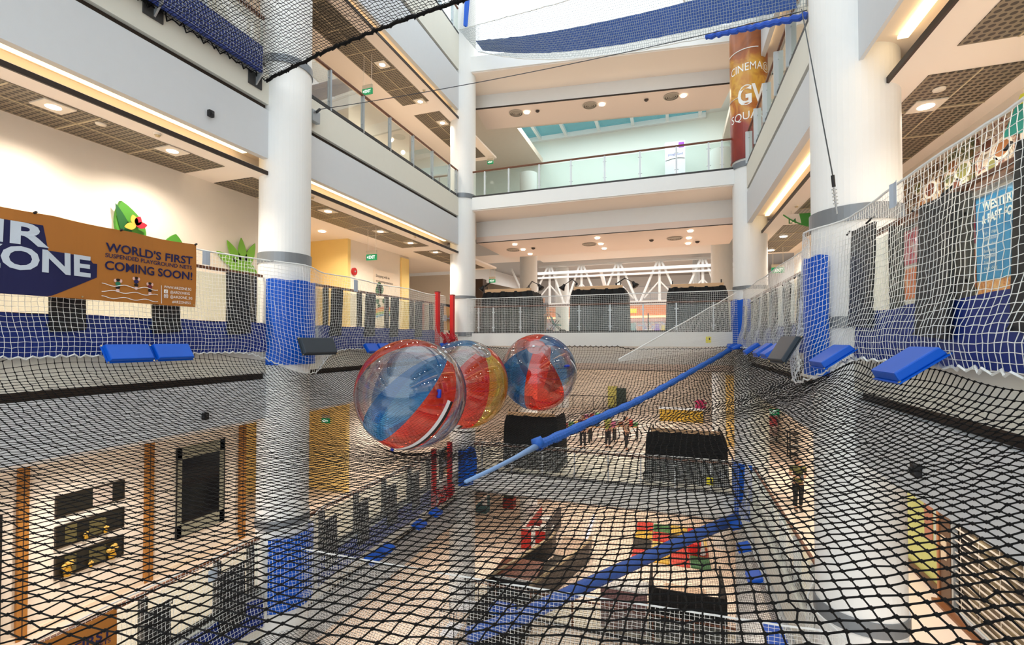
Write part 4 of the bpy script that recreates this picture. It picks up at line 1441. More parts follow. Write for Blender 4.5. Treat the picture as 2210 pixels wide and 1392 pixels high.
for dy, dz, r in ((.16, -.8, .2), (.30, -.72, .18), (.2, -.62, .16), (.1, -1.2, .1), (.5, -1.15, .1), (.2, -1.4, .12)):
    mb.add([(-10.414, y0 + .1 + dy + r * math.cos(a), zt + dz + r * math.sin(a)) for a in np.linspace(0, 6.28, 13)[:-1]], [tuple(range(12))])
mb.build('tree_print', leafd, t)
for k, cm in enumerate(((226, 120, 80), (236, 176, 80), (150, 190, 110), (110, 160, 200))):
    MB().add([(-10.413, y0 + .1 + s * (y1 - y0 - .25), zb + .55 - .09 * k + .12 * math.sin(s * 3) + q) for q, rng_ in ((0, 0), (.08, 1)) for s in (np.linspace(0, 1, 9) if rng_ == 0 else np.linspace(1, 0, 9))], [tuple(range(18))]).build('rainbow_print', M('rainbow' + str(k), cm, .5), t)
tag(MB().box(-10.45, -10.40, y1 - .26, y1 - .06, zt - 1.35, zt - .95).build('leaflet_box', lime, bevel=.01), 'small green leaflet box at the right edge of the eco poster', 'leaflet box')
# cream pilaster edge and yellow tapes by the poster
tag(MB().box(-10.45, -10.38, float(at(866, 600, x=-10.4)[1]), float(at(882, 600, x=-10.4)[1]), .3, 3.4).build('trim_6', yellow), kind='structure')

# ================================================================== food posters on the right
xw = 4.6


def wbox(mb, u0, u1, z0, z1, th=.03, mi=0, lift=0.0):
    ya, yb = yat(u0, xw), yat(u1, xw)
    return mb.box(xw - lift - th, xw - lift, min(ya, yb), max(ya, yb), z0, z1, mi)


foods = [((64, 40, 26), (150, 96, 44), (206, 190, 160), (90, 30, 28)), ((46, 34, 26), (120, 84, 50), (214, 200, 176), (60, 44, 36)), ((120, 90, 60), (70, 90, 44), (222, 206, 182), (140, 50, 40)), ((96, 80, 62), (210, 196, 176), (120, 60, 44), (60, 44, 34))]
for k, (u0, u1) in enumerate(((1950, 1963), (1968, 2042), (2048, 2109), (2116, 2206))):
    st = foods[k]
    fm = ramp_mat('food photo %d' % k, ((.3, st[0]), (.45, st[1]), (.56, st[2]), (.7, st[3])), 7, 1.2, .35)
    t = thing('food_photo', ('brown food photo strip behind the right column', 'food photo of noodles on a dark dish, left of the plates photo', 'food photo of white bowls on a dark table, middle of the row', 'food photo of a table spread at the right edge')[k], 'photo panel', (xw, yat(u0, xw), 2.45))
    wbox(MB(), u0, u1, 2.47, 3.26).build('print', fm, t)
    if k:
        ya, yb = yat(u0, xw), yat(u1, xw)
        yc, wd = (ya + yb) / 2, abs(ya - yb)
        for j, (dy, dz, r) in enumerate(((-.2, -.05, .2), (.16, .12, .16), (.05, -.22, .13))):
            cc = (yc + dy * wd, 2.86 + dz)
            for rr, mt in ((r, M('plate print', (226, 216, 200), .4)), (r * .72, M('dish print %d' % ((j + k) % 3), ((150, 96, 48), (96, 52, 34), (120, 120, 60))[(j + k) % 3], .5))):
                MB().add([(xw - .034 - .002 * (rr < r), cc[0] + rr * 1.15 * math.cos(a), cc[1] + rr * .8 * math.sin(a)) for a in np.linspace(0, 6.28, 17)[:-1]], [tuple(range(16))]).build('dish', mt, t)
tag(wbox(MB(), 1950, 2208, 2.30, 2.44, .12).build('shop_beam', M('dark shop beam', (72, 52, 40), .5), bevel=.01), 'dark brown beam below the row of food photos', 'beam')
pinkm = ramp_mat('pink menu print', ((.35, (178, 34, 66)), (.5, (206, 60, 96)), (.62, (236, 190, 196))), 4, .3, .4)
oranm = ramp_mat('orange menu print', ((.35, (226, 112, 60)), (.55, (236, 140, 84)), (.68, (244, 206, 170))), 5, .3, .4)
for k, (u0, u1) in enumerate(((1951, 1990), (2000, 2066), (2100, 2113))):
    t = thing('menu_panel', ('pink and orange menu panel left of the black upright pad', 'pink and orange menu panel partly behind the black upright pad', 'narrow pink and orange menu panel left of the blue poster')[k], 'menu board', (xw, yat(u0, xw), .8))
    wbox(MB(), u0 - 3, u1 + 3, .5, 2.29, .02).build('frame', white, t)
    wbox(MB(), u0, u1, 1.55, 2.24, .02, 0, .02).build('pink_print', pinkm, t)
    wbox(MB(), u0, u1, .85, 1.46, .02, 0, .02).build('orange_print', oranm, t)
t = thing('shop_poster', 'blue food poster with white lettering at the right edge behind the net', 'poster', (xw, yat(2118, xw), .9))
wbox(MB(), 2112, 2260, .55, 2.30, .02).build('frame', M('poster frame', (232, 220, 204), .5), t)
wbox(MB(), 2118, 2250, .93, 2.24, .02, 0, .02).build('print', ramp_mat('blue poster print', ((.3, (20, 110, 170)), (.5, (30, 130, 190)), (.7, (50, 150, 205))), 1.5, .5, .35), t)
wbox(MB(), 2118, 2250, .62, .91, .02, 0, .02).build('food_print', ramp_mat('fried food print', ((.35, (150, 84, 36)), (.5, (206, 140, 74)), (.65, (226, 190, 140))), 12, 1, .4), t)
yy0 = yat(2128, xw)
pf = lambda x, y: (xw - .045, yy0 - x, y)
mb = MB()
letters(mb, 'WESTERN', pf, width=.78, height=.13, x0=.06, y0=1.99, bold=.03)
letters(mb, '& FAST FOOD', pf, width=.92, height=.13, x0=.04, y0=1.80, bold=.03)
for k in range(7):
    letters(mb, ('Fish & chips', 'Grilled chicken', 'Lamb chop', 'Beef burger', 'Spaghetti', 'Fried wings', 'Hot dog')[k], pf, height=.05, width=.30, x0=.08, y0=1.62 - k * .09)
mb.build('lettering', whitelet, t)
c = at(2203, 258, t=5.6)
t = thing('hanging_sign', 'teal hanging sign with a yellow top cut by the right edge', 'sign', c)
MB().prism([c + np.array([.0, 0, .30]), c + np.array([-.12, .1, -.16]), c + np.array([.5, -.3, -.10]), c + np.array([.5, -.3, .45])], (.02, .03, 0)).build('board', M('teal board', (22, 128, 116), .45), t)
MB().prism([c + np.array([-.0, 0, .30]), c + np.array([.5, -.3, .45]), c + np.array([.5, -.3, .30]), c + np.array([-.03, .02, .18])], (-.006, -.012, 0)).build('yellow_band', M('sign yellow', (206, 204, 60), .45), t)
MB().tube([c + np.array([.2, -.12, .3]), (c[0] + .2, c[1] - .12, 3.5)], .008, 6).build('rod', lampT, t)
# lettering of plain panels behind the near right railing
tag(wbox(MB(), 1893, 1921, .3, 2.2, .05).build('door_1', M('beige door', (226, 200, 168), .5)), kind='structure')

# ================================================================== red gates at the far left
redp = M('red vinyl post pad', (196, 34, 36), .4)
redn = M('red net cord', (186, 26, 40), .6)
tim = M('timber door leaf', (214, 172, 108), .5)


def red_gate(z0, label, us, door=True):
    xs = -7.78
    ya, yb = yat(us[0], xs), yat(us[1], xs)
    t = thing('red_gate', label, 'gate', (xs, ya, z0))
    for k, y in enumerate((ya, yb)):
        MB().box(xs - .07, xs + .07, y - .08, y + .08, z0 - .2, z0 + 1.72).build('post', redp, t, bevel=.015)
        MB().box(xs - .075, xs + .075, y - .085, y + .085, z0 + 1.72, z0 + 1.75).build('cap', M('dark red cap', (130, 18, 24), .5), t)
    S, T = np.meshgrid(np.linspace(0, 1, 26), np.linspace(0, 1, 12), indexing='ij')
    P = np.stack([xs + .05 + .16 * np.sin(T * 3) + .05 * np.sin(S * 19), ya + (yb - ya) * S, z0 - .25 + .52 * T + .05 * np.sin(S * 15) * T], -1) + rng.normal(0, .012, (26, 12, 3))
    net_mesh('red_netting', P, .012, redn, t, (1, 0, 0))
    return t


red_gate(-.02, 'red padded gate posts with a slack red net at the far left', (944, 976))
red_gate(-5.5, 'red padded gate posts with a red net one storey down at far left', (937, 971))
for z, s in ((.3, 'behind the red gate at ball level'), (-5.15, 'behind the lower red gate')):
    y0, y1 = yat(951, -8.15), yat(974, -8.15)
    t = thing('access_gate', 'black framed timber gate ' + s, 'gate', (-8.15, y0, z))
    MB().box(-8.18, -8.12, y0 + .12, y1 - .12, z + .1, z + 1.0).build('leaf', tim, t)
    mb = MB()
    for y in (y0 + .06, y1 - .06):
        mb.box(-8.2, -8.1, y - .09, y + .09, z, z + 1.1)
    mb.box(-8.2, -8.1, y0, y1, z + 1.02, z + 1.1)
    mb.build('frame', blackm, t)
    MB().box(-8.08, -8.05, y0 + .2, y1 - .2, z + .52, z + .58).box(-8.1, -8.04, y0 + .05, y0 + .3, z + .45, z + .66).box(-8.1, -8.04, y1 - .3, y1 - .05, z + .45, z + .66).build('push_bar', steel, t)
# ================================================================== far hall at ball level
hallgrey = M('grey hall roof sheet', (172, 170, 167), .6)
trussm = M('white painted truss steel', (240, 242, 242), .4)
struct('ceiling', MB().prism([(-16, 22.6, 5.22), (16, 22.6, 5.22), (16, 46.2, 6.15), (-16, 46.2, 6.15)], (0, 0, .15)), hallgrey)
mb = MB()
for z in (4.0, 4.6, 5.2):
    mb.box(-16, 16, 45.94, 46, z - .03, z + .03)
for k in range(-8, 9):
    mb.box(k * 1.9 - .03, k * 1.9 + .03, 45.93, 46, .3, 5.6)
struct('trim_7', mb, M('wall grid line', (206, 214, 220), .5))
struct('window_1', MB().prism([at(1366, 536, y=40.0), at(1380, 536, y=40.0), at(1386, 561, y=40.3), at(1368, 561, y=40.3)], (0, .04, -.01)), M('roof light glow', (250, 252, 255), .5, emit=1.6))
# curved rib along the roof
t = thing('roof_rib', 'white curved roof rib behind the far truss', 'roof beam', at(1298, 600, y=38))
MB().tube([at(u, v, y=y) for u, v, y in ((1284, 532, 36), (1290, 556, 37), (1297, 585, 38.5), (1306, 620, 41))], .16, 6).build('rib', trussm, t)
yT = 32.0
n0 = [1100, 1186, 1255, 1335, 1424, 1518, 1600]
top = [at(u, 735, y=yT)[0] for u in n0]
zt_, zm, zb_ = 5.30, 4.78, 2.55
t = thing('roof_truss', 'white steel truss spanning the far hall above the black-draped booths', 'truss', (top[3], yT, zb_))
MB().bar((-9, yT, zt_), (4.5, yT, zt_), .16, .14).build('top_chord', trussm, t)
MB().bar((-9, yT - .2, zm), (4.5, yT - .2, zm), .2, .18).build('middle_chord', trussm, t)
MB().bar((-9, yT - .2, zm - .32), (4.5, yT - .2, zm - .32), .16, .12).build('middle_chord', trussm, t)
MB().bar((-9, yT, zb_), (4.5, yT, zb_), .3, .22).build('bottom_chord', trussm, t)
for a_, b_ in zip(top[:-1], top[1:]):
    m_ = (a_ + b_) / 2
    MB().tube([(a_ + .12, yT, zt_), (m_ - .08, yT, zb_)], .075, 6).build('diagonal', trussm, t)
    MB().tube([(b_ - .12, yT, zt_), (m_ + .08, yT, zb_)], .075, 6).build('diagonal', trussm, t)
    MB().tube([(b_, yT + .05, zt_), (b_, yT + .05, zb_)], .085, 6).build('post', trussm, t)
    MB().tube([(b_, yT + .1, zm - .8), (b_ - 1.0, yT + .1, zb_ + .3)], .05, 5).build('brace', trussm, t)
    MB().tube([(b_, yT + .1, zm - .8), (b_ + 1.0, yT + .1, zb_ + .3)], .05, 5).build('brace', trussm, t)
p = at(1502, 560, y=33.5)
tag(MB().tube([(p[0], 33.5, .3), (p[0], 33.5, 5.5)], .22, 14).build('hall_post', trussm, smooth=True), 'slim white post rising to the roof behind the right black-draped booth', 'post')
# shop across the hall
yS = 44.0
xa, xb = at(1150, 700, y=yS)[0], at(1590, 700, y=yS)[0]
t = thing('orange_shop', 'orange fronted shop far across the hall between two black-draped booths', 'shop', ((xa + xb) / 2, yS, .3))
MB().box(xa, xb, yS, yS + .3, 2.3, 3.25).build('sign_band', M('orange shop band', (232, 140, 90), .5, emit=.12), t)
MB().box(xa, xb, yS - .15, yS + .3, 2.12, 2.3).build('lit_edge', M('warm lit edge', (255, 200, 150), .5, emit=.8), t)
MB().box(xa, xb, yS, yS + .2, 1.75, 2.12).build('pink_fascia', M('dusty pink fascia', (216, 178, 176), .5), t)
MB().box(xa, xb, yS + .1, yS + .25, .3, 1.75).build('window_display', ramp_mat('shop window display', ((.3, (90, 110, 120)), (.42, (214, 220, 224)), (.5, (222, 170, 150)), (.58, (140, 150, 200)), (.7, (236, 240, 240))), 3.0, 1.5, .3), t)
c = at(1364, 671, y=yS - .2)
MB().box(c[0] - .42, c[0] + .42, yS - .2, yS - .05, c[2] - .2, c[2] + .2).build('yellow_sign', M('shop yellow', (244, 228, 60), .5, emit=.2), t)
# a glazed stand and counters in front of the shop
for k, (u0, u1, cm, h) in enumerate(((1357, 1372, (120, 150, 156), 1.2), (1374, 1390, (206, 130, 110), .9), (1394, 1408, (230, 226, 220), .7), (1412, 1424, (140, 110, 190), 1.1), (1426, 1436, (206, 180, 90), 1.0))):
    x0_, x1_ = at(u0, 700, y=40)[0], at(u1, 700, y=40)[0]
    t = thing('display_stand', ('grey-green', 'coral', 'white', 'violet', 'mustard')[k] + ' display stand far across the hall below the orange shop band', 'display stand', (x0_, 40, .3))
    MB().box(x0_, x1_, 40, 40.6, .3, .3 + h * .6).build('base', M('stand %d' % k, cm, .5), t)
    MB().box(x0_ + .05, x1_ - .05, 40.1, 40.5, .3 + h * .6, .3 + h).build('goods', M('stand goods %d' % k, tuple(int(.6 * q + 70) for q in cm), .5), t)
t = thing('queue_post', 'dark slim post pair in the hall between the middle and right booths', 'post', at(1388, 715, y=21))
for u in (1388, 1399):
    q = at(u, 700, y=22.0)
    MB().tube([(q[0], 22, .3), (q[0], 22, 1.25)], .03, 8).build('post', darkgrey, t)
    MB().cyl((q[0], 22), .15, .3, .33, 16).build('foot', darkgrey, t)
# brown cabinet wall at far left of the bridge
tag(MB().box(at(1026, 620, y=22)[0], at(1042, 620, y=22)[0], 22, 22.5, .3, at(1030, 602, y=22)[2]).build('cabinet', M('dark brown panel', (70, 54, 44), .5), bevel=.01), 'tall dark brown cabinet left of the left black-draped booth', 'cabinet')
struct('wall_back', MB().prism([at(1042, 608, y=24), at(1118, 624, y=24), at(1118, 735, y=24), at(1042, 735, y=24)], (0, .2, 0)), M('grey side wall', (150, 142, 132), .6))

# ------------------------------------------------------------------ upper far hall
struct('wall_back', MB().box(-16, 16, 30, 30.2, 5.75, 13.72), M('pale green wall', (226, 234, 228), .6))
struct('floor', MB().box(-16, 16, 22.5, 30.2, 5.45, 5.74), floorm)
struct('wall_back', MB().box(-16, 16, 31, 31.2, 13.7, 20), white)
skyg = glass_mat('skylight glass', (176, 222, 226), .25, .05)
t = thing('skylight', 'sloped skylight with white glazing bars beyond the upper balcony', 'skylight', (-3, 27, 13.7))
xsL, xsR = at(1166, 293, y=29.8)[0], at(1512, 242, y=29.8)[0]
MB().box(xsL - 2.2, xsR + .3, 22.4, 29.9, 13.70, 13.74).build('glazing', skyg, t)
for u, v in ((1128, 288), (1166, 293), (1222, 286), (1293, 275), (1366, 263), (1440, 252), (1510, 241)):
    x_ = at(u, v, y=29.8)[0]
    MB().box(x_ - .09, x_ + .09, 22.4, 30, 13.48, 13.70).build('glazing_bar', trussm, t)
MB().box(xsL - 2.2, xsR + .3, 29.75, 30, 13.4, 13.70).build('glazing_bar', trussm, t)
struct('ceiling', MB().box(-16, xsL - 2.2, 22.4, 30.2, 13.7, 13.9), white)
struct('ceiling', MB().box(xsR + .3, 16, 22.4, 30.2, 13.7, 13.9), white)
c0, c1 = at(1435, 312, y=28.5), at(1479, 370, y=28.5)
t = thing('playground_banner', 'white and purple upright poster behind the upper far railing', 'poster', ((c0[0] + c1[0]) / 2, 28.5, 5.75))
zt2 = c0[2] + .1
MB().box(c0[0], c1[0], 28.5, 28.56, 5.76, zt2).build('board', M('poster white', (240, 240, 250), .5), t)
MB().box(c1[0] - .36, c1[0] - .06, 28.48, 28.5, zt2 - .38, zt2 - .08).build('purple_logo', M('purple print', (150, 70, 190), .5), t)
mb = MB(); letters(mb, 'playground', lambda x, y: (c0[0] + .18 + x, 28.49, zt2 - .80 + y), width=(c1[0] - c0[0]) * .72, height=.14); mb.build('lettering', M('violet lettering', (110, 96, 180), .5), t)
MB().tube([(x_, 28.49, zt2 - 1.1 + .12 * math.sin((x_ - c0[0]) * 2.4)) for x_ in np.linspace(c0[0] + .03, c1[0] - .03, 12)], .015, 5).build('line', darkgrey, t)
# high white hall wall with clerestory glazing behind the top bridge
struct('wall_back', skew(MB(), 6.2, 6.4, 11.4, 12.2), white)
struct('wall_back', skew(MB(), 6.2, 6.4, 13.2, 20), white)
for k in range(12):
    s = k / 11
    q = a + (b - a) * s + nv * 6.2
    tag(MB().box(q[0] - .05, q[0] + .05, q[1] - .05, q[1] + .05, 12.2, 13.2).build('trim_8', trussm), kind='structure')

# ================================================================== black-draped booths
woodb = M('raw timber batten', (214, 174, 132), .5, noise=.1)


def booth(x0, x1, y0, depth, z0, h, label, frame_top=True):
    t = thing('market_booth', label, 'booth', ((x0 + x1) / 2, y0, z0))
    mb = MB()
    n = 26
    G = []
    pts = [(x0, y0 + depth), (x0, y0), (x1, y0), (x1, y0 + depth)]
    path = []
    for (p, q) in zip(pts[:-1], pts[1:]):
        for s in np.linspace(0, 1, n, endpoint=False):
            path.append((p[0] + (q[0] - p[0]) * s, p[1] + (q[1] - p[1]) * s))
    path.append(pts[-1])
    for i, (px, py) in enumerate(path):
        w = .03 * math.sin(i * 1.7) + .02 * math.sin(i * .61)
        cx_, cy_ = (x0 + x1) / 2, y0 + depth / 2
        col = []
        for z, k in ((z0 + .02, 1.02), (z0 + h * .3, 1.0), (z0 + h * .62, .985), (z0 + h * .86, .965), (z0 + h, .90)):
            col.append((cx_ + (px - cx_) * k + w * .6, cy_ + (py - cy_) * (k if z < z0 + h * .95 else .9) + w, z + .02 * math.sin(i * .9) * (z > z0 + h * .9)))
        G.append(col)
    mb.sheet(G, th=(.004, .012, 0))
    mb.build('drape', blackcloth, t)
    cx_ = (x0 + x1) / 2
    hw = (x1 - x0) * .43
    MB().box(cx_ - hw, cx_ + hw, y0 + .08, y0 + .2, z0 + h - .02, z0 + h + .12).build('top_batten', woodb, t, bevel=.01)
    for s in (-1, 1):
        MB().tube([(cx_ + s * hw * .92, y0 + .14, z0 + h + .1), (cx_ + s * hw * .92, y0 + .14, z0 + h + .24)], .02, 6).build('clamp', blackm, t)
        MB().box(cx_ + s * hw * .98 - .03, cx_ + s * hw * .98 + .03, y0 + depth * .5, y0 + depth * .5 + .06, z0, z0 + h * .98).build('leg', woodb, t)
    return t


yB = 17.75
for k, (u0, u1, v, s) in enumerate(((1037, 1152, 628, 'left'), (1229, 1352, 622, 'middle'), (1438, 1572, 617, 'right'))):
    p, q = at(u0, v, y=yB), at(u1, v, y=yB)
    booth(p[0], q[0], yB, 1.5, .30, (p[2] + q[2]) / 2 - .30 - .02, f'black-draped booth with a pale top batten behind the far railing, {s} one')
for u0, u1, v, yy, s in ((1086, 1204, 893, 17.8, 'left of the blue padded rope'), (1392, 1571, 930, 17.8, 'right of the blue padded rope')):
    p, q = at(u0, v, y=yy), at(u1, v, y=yy)
    booth(p[0], q[0], yy, 1.6, -5.15, (p[2] + q[2]) / 2 + 5.15 - .1, f'black-draped booth on the far bridge one storey down, {s}')


def clip_lamp(pb, pe, ph, y, label):
    b_, e_, h_ = at(*pb, y=y), at(*pe, y=y), at(*ph, y=y - .1)
    t = thing('clip_lamp', label, 'lamp', b_)
    MB().tube([b_, e_], .014, 6).tube([b_ + np.array([.04, 0, 0]), e_ + np.array([.04, 0, 0])], .008, 6).build('lower_arm', blackm, t)
    MB().tube([e_, h_], .014, 6).build('upper_arm', blackm, t)
    d = (h_ - e_) / np.linalg.norm(h_ - e_)
    d = d + np.array([0, -.1, -.7]); d /= np.linalg.norm(d)
    MB().tube([h_ - d * .02, h_ + d * .06, h_ + d * .2], [.05, .06, .13], 16).build('lamp_shade', blackm, t, smooth=True)
    MB().box(b_[0] - .03, b_[0] + .03, b_[1] - .03, b_[1] + .03, b_[2] - .06, b_[2] + .02).build('clamp', blackm, t)


clip_lamp((1137, 622), (1148, 607), (1163, 615), 17.9, 'black angle lamp clipped to the right end of the left booth')
clip_lamp((1042, 622), (1057, 610), (1044, 618), 17.9, 'angle lamp folded at the left end of the left booth')
clip_lamp((1245, 612), (1235, 603), (1218, 615), 17.9, 'angle lamp reaching left from the middle booth')
clip_lamp((1330, 612), (1348, 600), (1366, 609), 17.9, 'angle lamp reaching right from the middle booth')

# ================================================================== one storey down, left wall
ochre = M('ochre timber batten', (168, 112, 46), .5, noise=.12)
for k, (u0, u1, v) in enumerate(((45, 69, 1374), (318, 336, 1250), (520, 533, 1160))):
    y0_, y1_ = yat(u0, -10.6), yat(u1, -10.6)
    t = thing('wall_pilaster', 'ochre timber strip on the wall one storey down, ' + ('nearest the left edge', 'between niches and dark window', 'right of the dark window')[k], 'wall strip', (-10.65, y0_, -5.15))
    MB().box(-10.65, -10.58, y0_, y1_, -5.15, -1.68).build('board', ochre, t, bevel=.006)
    ym = (y0_ + y1_) / 2
    MB().box(-10.582, -10.578, ym - .008, ym + .008, -5.1, -1.7).build('groove', M('dark groove', (70, 46, 24), .6), t)
nich = M('dark niche', (30, 27, 20), .35)
nframe = M('dark bronze frame', (52, 42, 30), .4, .3)
gold = M('gilt', (206, 160, 50), .3, .6)
ya, yb = yat(131, -10.6), yat(272, -10.6)
for k, (z0_, z1_) in enumerate(((-3.21, -2.86), (-3.78, -3.41), (-4.34, -3.97))):
    t = thing('wall_niche', 'long dark display niche on the wall one storey down, ' + ('top', 'middle', 'bottom')[k] + ' of three', 'display case', (-10.65, ya, z0_))
    MB().box(-10.65, -10.62, ya, yb, z0_, z1_).build('back_panel', nich, t)
    mb = MB().box(-10.65, -10.605, ya, yb, z0_ - .02, z0_).box(-10.65, -10.605, ya, yb, z1_, z1_ + .02).box(-10.65, -10.605, ya - .02, ya, z0_ - .02, z1_ + .02).box(-10.65, -10.605, yb, yb + .02, z0_ - .02, z1_ + .02)
    mb.build('frame', nframe, t)
    if k == 0:
        MB().box(-10.62, -10.612, ya + .55, ya + .88, z0_, z1_).build('pale_panel', M('pale niche panel', (196, 180, 166), .5), t)
    else:
        MB().box(-10.62, -10.612, ya + .12, ya + .3, z0_ + .02, z1_ - .02).build('pane', M('olive glass', (90, 82, 50), .3), t)
        MB().box(-10.62, -10.612, ya + .5, ya + .78, z0_ + .02, z1_ - .06).build('pane', M('olive glass', (90, 82, 50), .3), t)
for k, (dy, z0_, s, sc) in enumerate(((.14, -4.34, 'left end of the bottom niche', 1.0), (.86, -4.34, 'right end of the bottom niche', 1.0), (.42, -3.78, 'middle niche, left of centre', .5), (.74, -3.78, 'middle niche, right of centre', .5), (.5, -4.34, 'middle of the bottom niche', .4))):
    c = (-10.56, ya + dy, z0_)
    t = thing('gilt_vase', 'small gilt vase of blossoms in the ' + s if k < 2 else 'tiny gilt ornament in the ' + s, 'ornament', c)
    MB().lathe([(.001, 0), (.05 * sc, .0), (.07 * sc, .07 * sc), (.045 * sc, .15 * sc), (.055 * sc, .17 * sc)], c, 14).build('vase', gold, t, smooth=True)
    mb = MB()
    for q in range(7):
        a_ = q * .9
        mb.ball((c[0] + .02 * math.cos(a_), c[1] + .06 * sc * math.cos(a_ * 1.7), c[2] + (.21 + .035 * math.sin(a_ * 2.3)) * sc), .04 * sc, 8, 6)
    mb.build('blossoms', M('gilt blossom', (216, 176, 84), .5), t, smooth=True)
ya, yb = yat(386, -10.6), yat(488, -10.6)
t = thing('dark_window', 'tall dark framed window on the wall one storey down', 'window', (-10.65, ya, -4.5))
mb = MB()
for (y0_, y1_, z0_, z1_) in ((ya, yb, -4.5, -4.2), (ya, yb, -2.72, -2.45), (ya, ya + .12, -4.5, -2.45), (yb - .12, yb, -4.5, -2.45)):
    mb.box(-10.65, -10.61, y0_, y1_, z0_, z1_)
mb.build('frame', M('grey-green frame', (150, 150, 132), .5), t)
MB().box(-10.65, -10.63, ya + .12, yb - .12, -4.2, -2.72).build('pane', M('black glass', (16, 16, 20), .12, spec=.6), t)
mb = MB()
for y0_ in (ya - .01, yb - .01):
    mb.box(-10.62, -10.60, y0_, y0_ + .02, -4.52, -2.43)
mb.build('edge_strip', blackm, t)
tag(MB().box(-10.65, -10.56, yat(-40, -10.6), yat(10, -10.6), -5.15, -2.9).build('door_2', M('dark door', (26, 20, 18), .4)), kind='structure')
struct('baseboard_left', MB().box(-10.65, -10.60, Y0, 9.2, -5.15, -5.05), M('cream skirting', (236, 218, 194), .5))

# ================================================================== one storey down, right shops
xw3 = 5.12
t = thing('shop_window', 'shop window with lime and white panels one storey down, behind the right column', 'shop front', (xw3, yat(2032, xw3), -5.15))
y0_, y1_ = yat(2030, xw3), 16.4
MB().box(5.13, 5.15, y0_, y1_, -5.0, -2.3).build('lime_panel', M('lime panel', (196, 200, 120), .4, noise=.1), t)
for k, (ua, ub, cm) in enumerate(((1990, 2006, (184, 120, 96)), (2010, 2024, (196, 206, 196)))):
    MB().box(5.11, 5.13, yat(ub, xw3), yat(ua, xw3), -4.2, -2.7).build('poster', M('window poster %d' % k, cm, .5), t)
MB().box(5.06, 5.13, y0_, y1_, -5.15, -5.0).build('sill', M('brown sill', (96, 66, 44), .5), t)
MB().box(5.06, 5.15, y0_, y1_, -2.3, -1.75).build('header', white, t)
y0_, y1_ = yat(2060, xw3), yat(2034, xw3)
t = thing('shop_pier', 'dark brown timber pier between shop window and shutter one storey down', 'pier', (xw3, y0_, -5.15))
MB().box(5.0, 5.15, y0_, y1_, -5.15, -1.8).build('panel', M('walnut panel', (92, 62, 40), .4, noise=.15), t, bevel=.01)
MB().box(4.98, 5.0, y1_ - .04, y1_ + .02, -5.15, -1.8).build('edge', M('light walnut edge', (176, 118, 76), .4), t)
ym = (y0_ + y1_) / 2
for k, z in enumerate((-4.0, -4.25, -2.3)):
    MB().box(4.985, 5.0, ym - .09, ym + .09, z, z + .19).build('notice', M('notice paper', (216, 196, 168), .5), t)
y0_, y1_ = -2.0, yat(2064, xw3)
t = thing('roller_grille', 'closed white bar roller grille of the shop one storey down at right', 'shutter', (xw3, y1_, -5.15))
mb = MB()
for k in range(30):
    z = -5.02 + k * .115
    mb.box(5.03, 5.05, y0_, y1_, z - .011, z + .011)
mb.build('bars', M('grille steel', (214, 204, 190), .4), t)
mb = MB()
for k in range(int((y1_ - y0_) / .55)):
    mb.box(5.035, 5.045, y1_ - .2 - k * .55, y1_ - .19 - k * .55, -5.05, -1.75)
mb.build('links', M('grille steel', (214, 204, 190), .4), t)
MB().box(5.0, 5.08, y1_ - .03, y1_ + .03, -5.1, -1.75).build('track', steel, t)
MB().box(5.0, 5.1, y0_, y1_, -5.12, -5.04).build('bottom_rail', steelw, t)
tag(MB().box(4.86, 5.02, y0_, yat(2036, xw3), -5.15, -5.10).build('timber_threshold', M('brown threshold', (126, 78, 42), .4)), 'brown timber threshold along the foot of the roller grille', 'threshold')
tag(MB().box(5.10, 5.125, y0_, y1_, -5.1, -1.75).build('shop_interior', ramp_mat('dim shop interior', ((.35, (44, 34, 28)), (.5, (110, 96, 74)), (.6, (150, 136, 104)), (.72, (60, 46, 38))), 1.4, .6, .5)), 'dim goods-filled backdrop behind the roller grille', 'shop interior')
# far right end
struct('wall_right', MB().box(2.6, 5.2, 27, 27.2, -5.15, -1.7), white)
tag(MB().box(2.5, 3.25, 24.8, 25.0, -5.15, -1.7).build('wall_right', M('yellow wall paint', (246, 216, 140), .6)), kind='structure')
def stand(u0, u1, v0, v1, y, name, label, cat, cols):
    p, q = at(u0, v0, y=y), at(u1, v1, y=y)
    t = thing(name, label, cat, ((p[0] + q[0]) / 2, y, q[2]))
    return t, p, q


t, p, q = stand(1650, 1678, 898, 941, 26.6, 'poster_stand', 'red and white poster stand one storey down at the far right below the EXIT sign', 'poster stand', 0)
MB().box(p[0], q[0], 26.6, 26.65, (p[2] + q[2]) / 2, p[2]).build('red_print', ramp_mat('red print', ((.4, (196, 40, 60)), (.6, (226, 120, 130))), 5, .5), t)
MB().box(p[0], q[0], 26.6, 26.65, q[2], (p[2] + q[2]) / 2).build('lower_print', ramp_mat('grey print', ((.4, (180, 150, 150)), (.6, (226, 216, 210))), 5, .5), t)
for x_ in (p[0] + .03, q[0] - .03):
    MB().box(x_ - .02, x_ + .02, 26.62, 26.68, -5.15, q[2] + .05).build('leg', darkgrey, t)
t, p, q = stand(1705, 1734, 937, 978, 23.0, 'trolley', 'black shelved trolley one storey down beyond the person in camouflage', 'trolley', 0)
zt_ = p[2]
mb = MB()
for x_ in (p[0], q[0]):
    for y_ in (23.0, 23.5):
        mb.box(x_ - .02, x_ + .02, y_ - .02, y_ + .02, -5.05, zt_)
mb.build('frame', blackm, t)
for k in range(4):
    MB().box(p[0], q[0], 23.0, 23.5, -4.95 + (zt_ + 4.95) * k / 3 - .02, -4.95 + (zt_ + 4.95) * k / 3 + .02).build('shelf', M('trolley shelf', (60, 54, 52), .5), t)
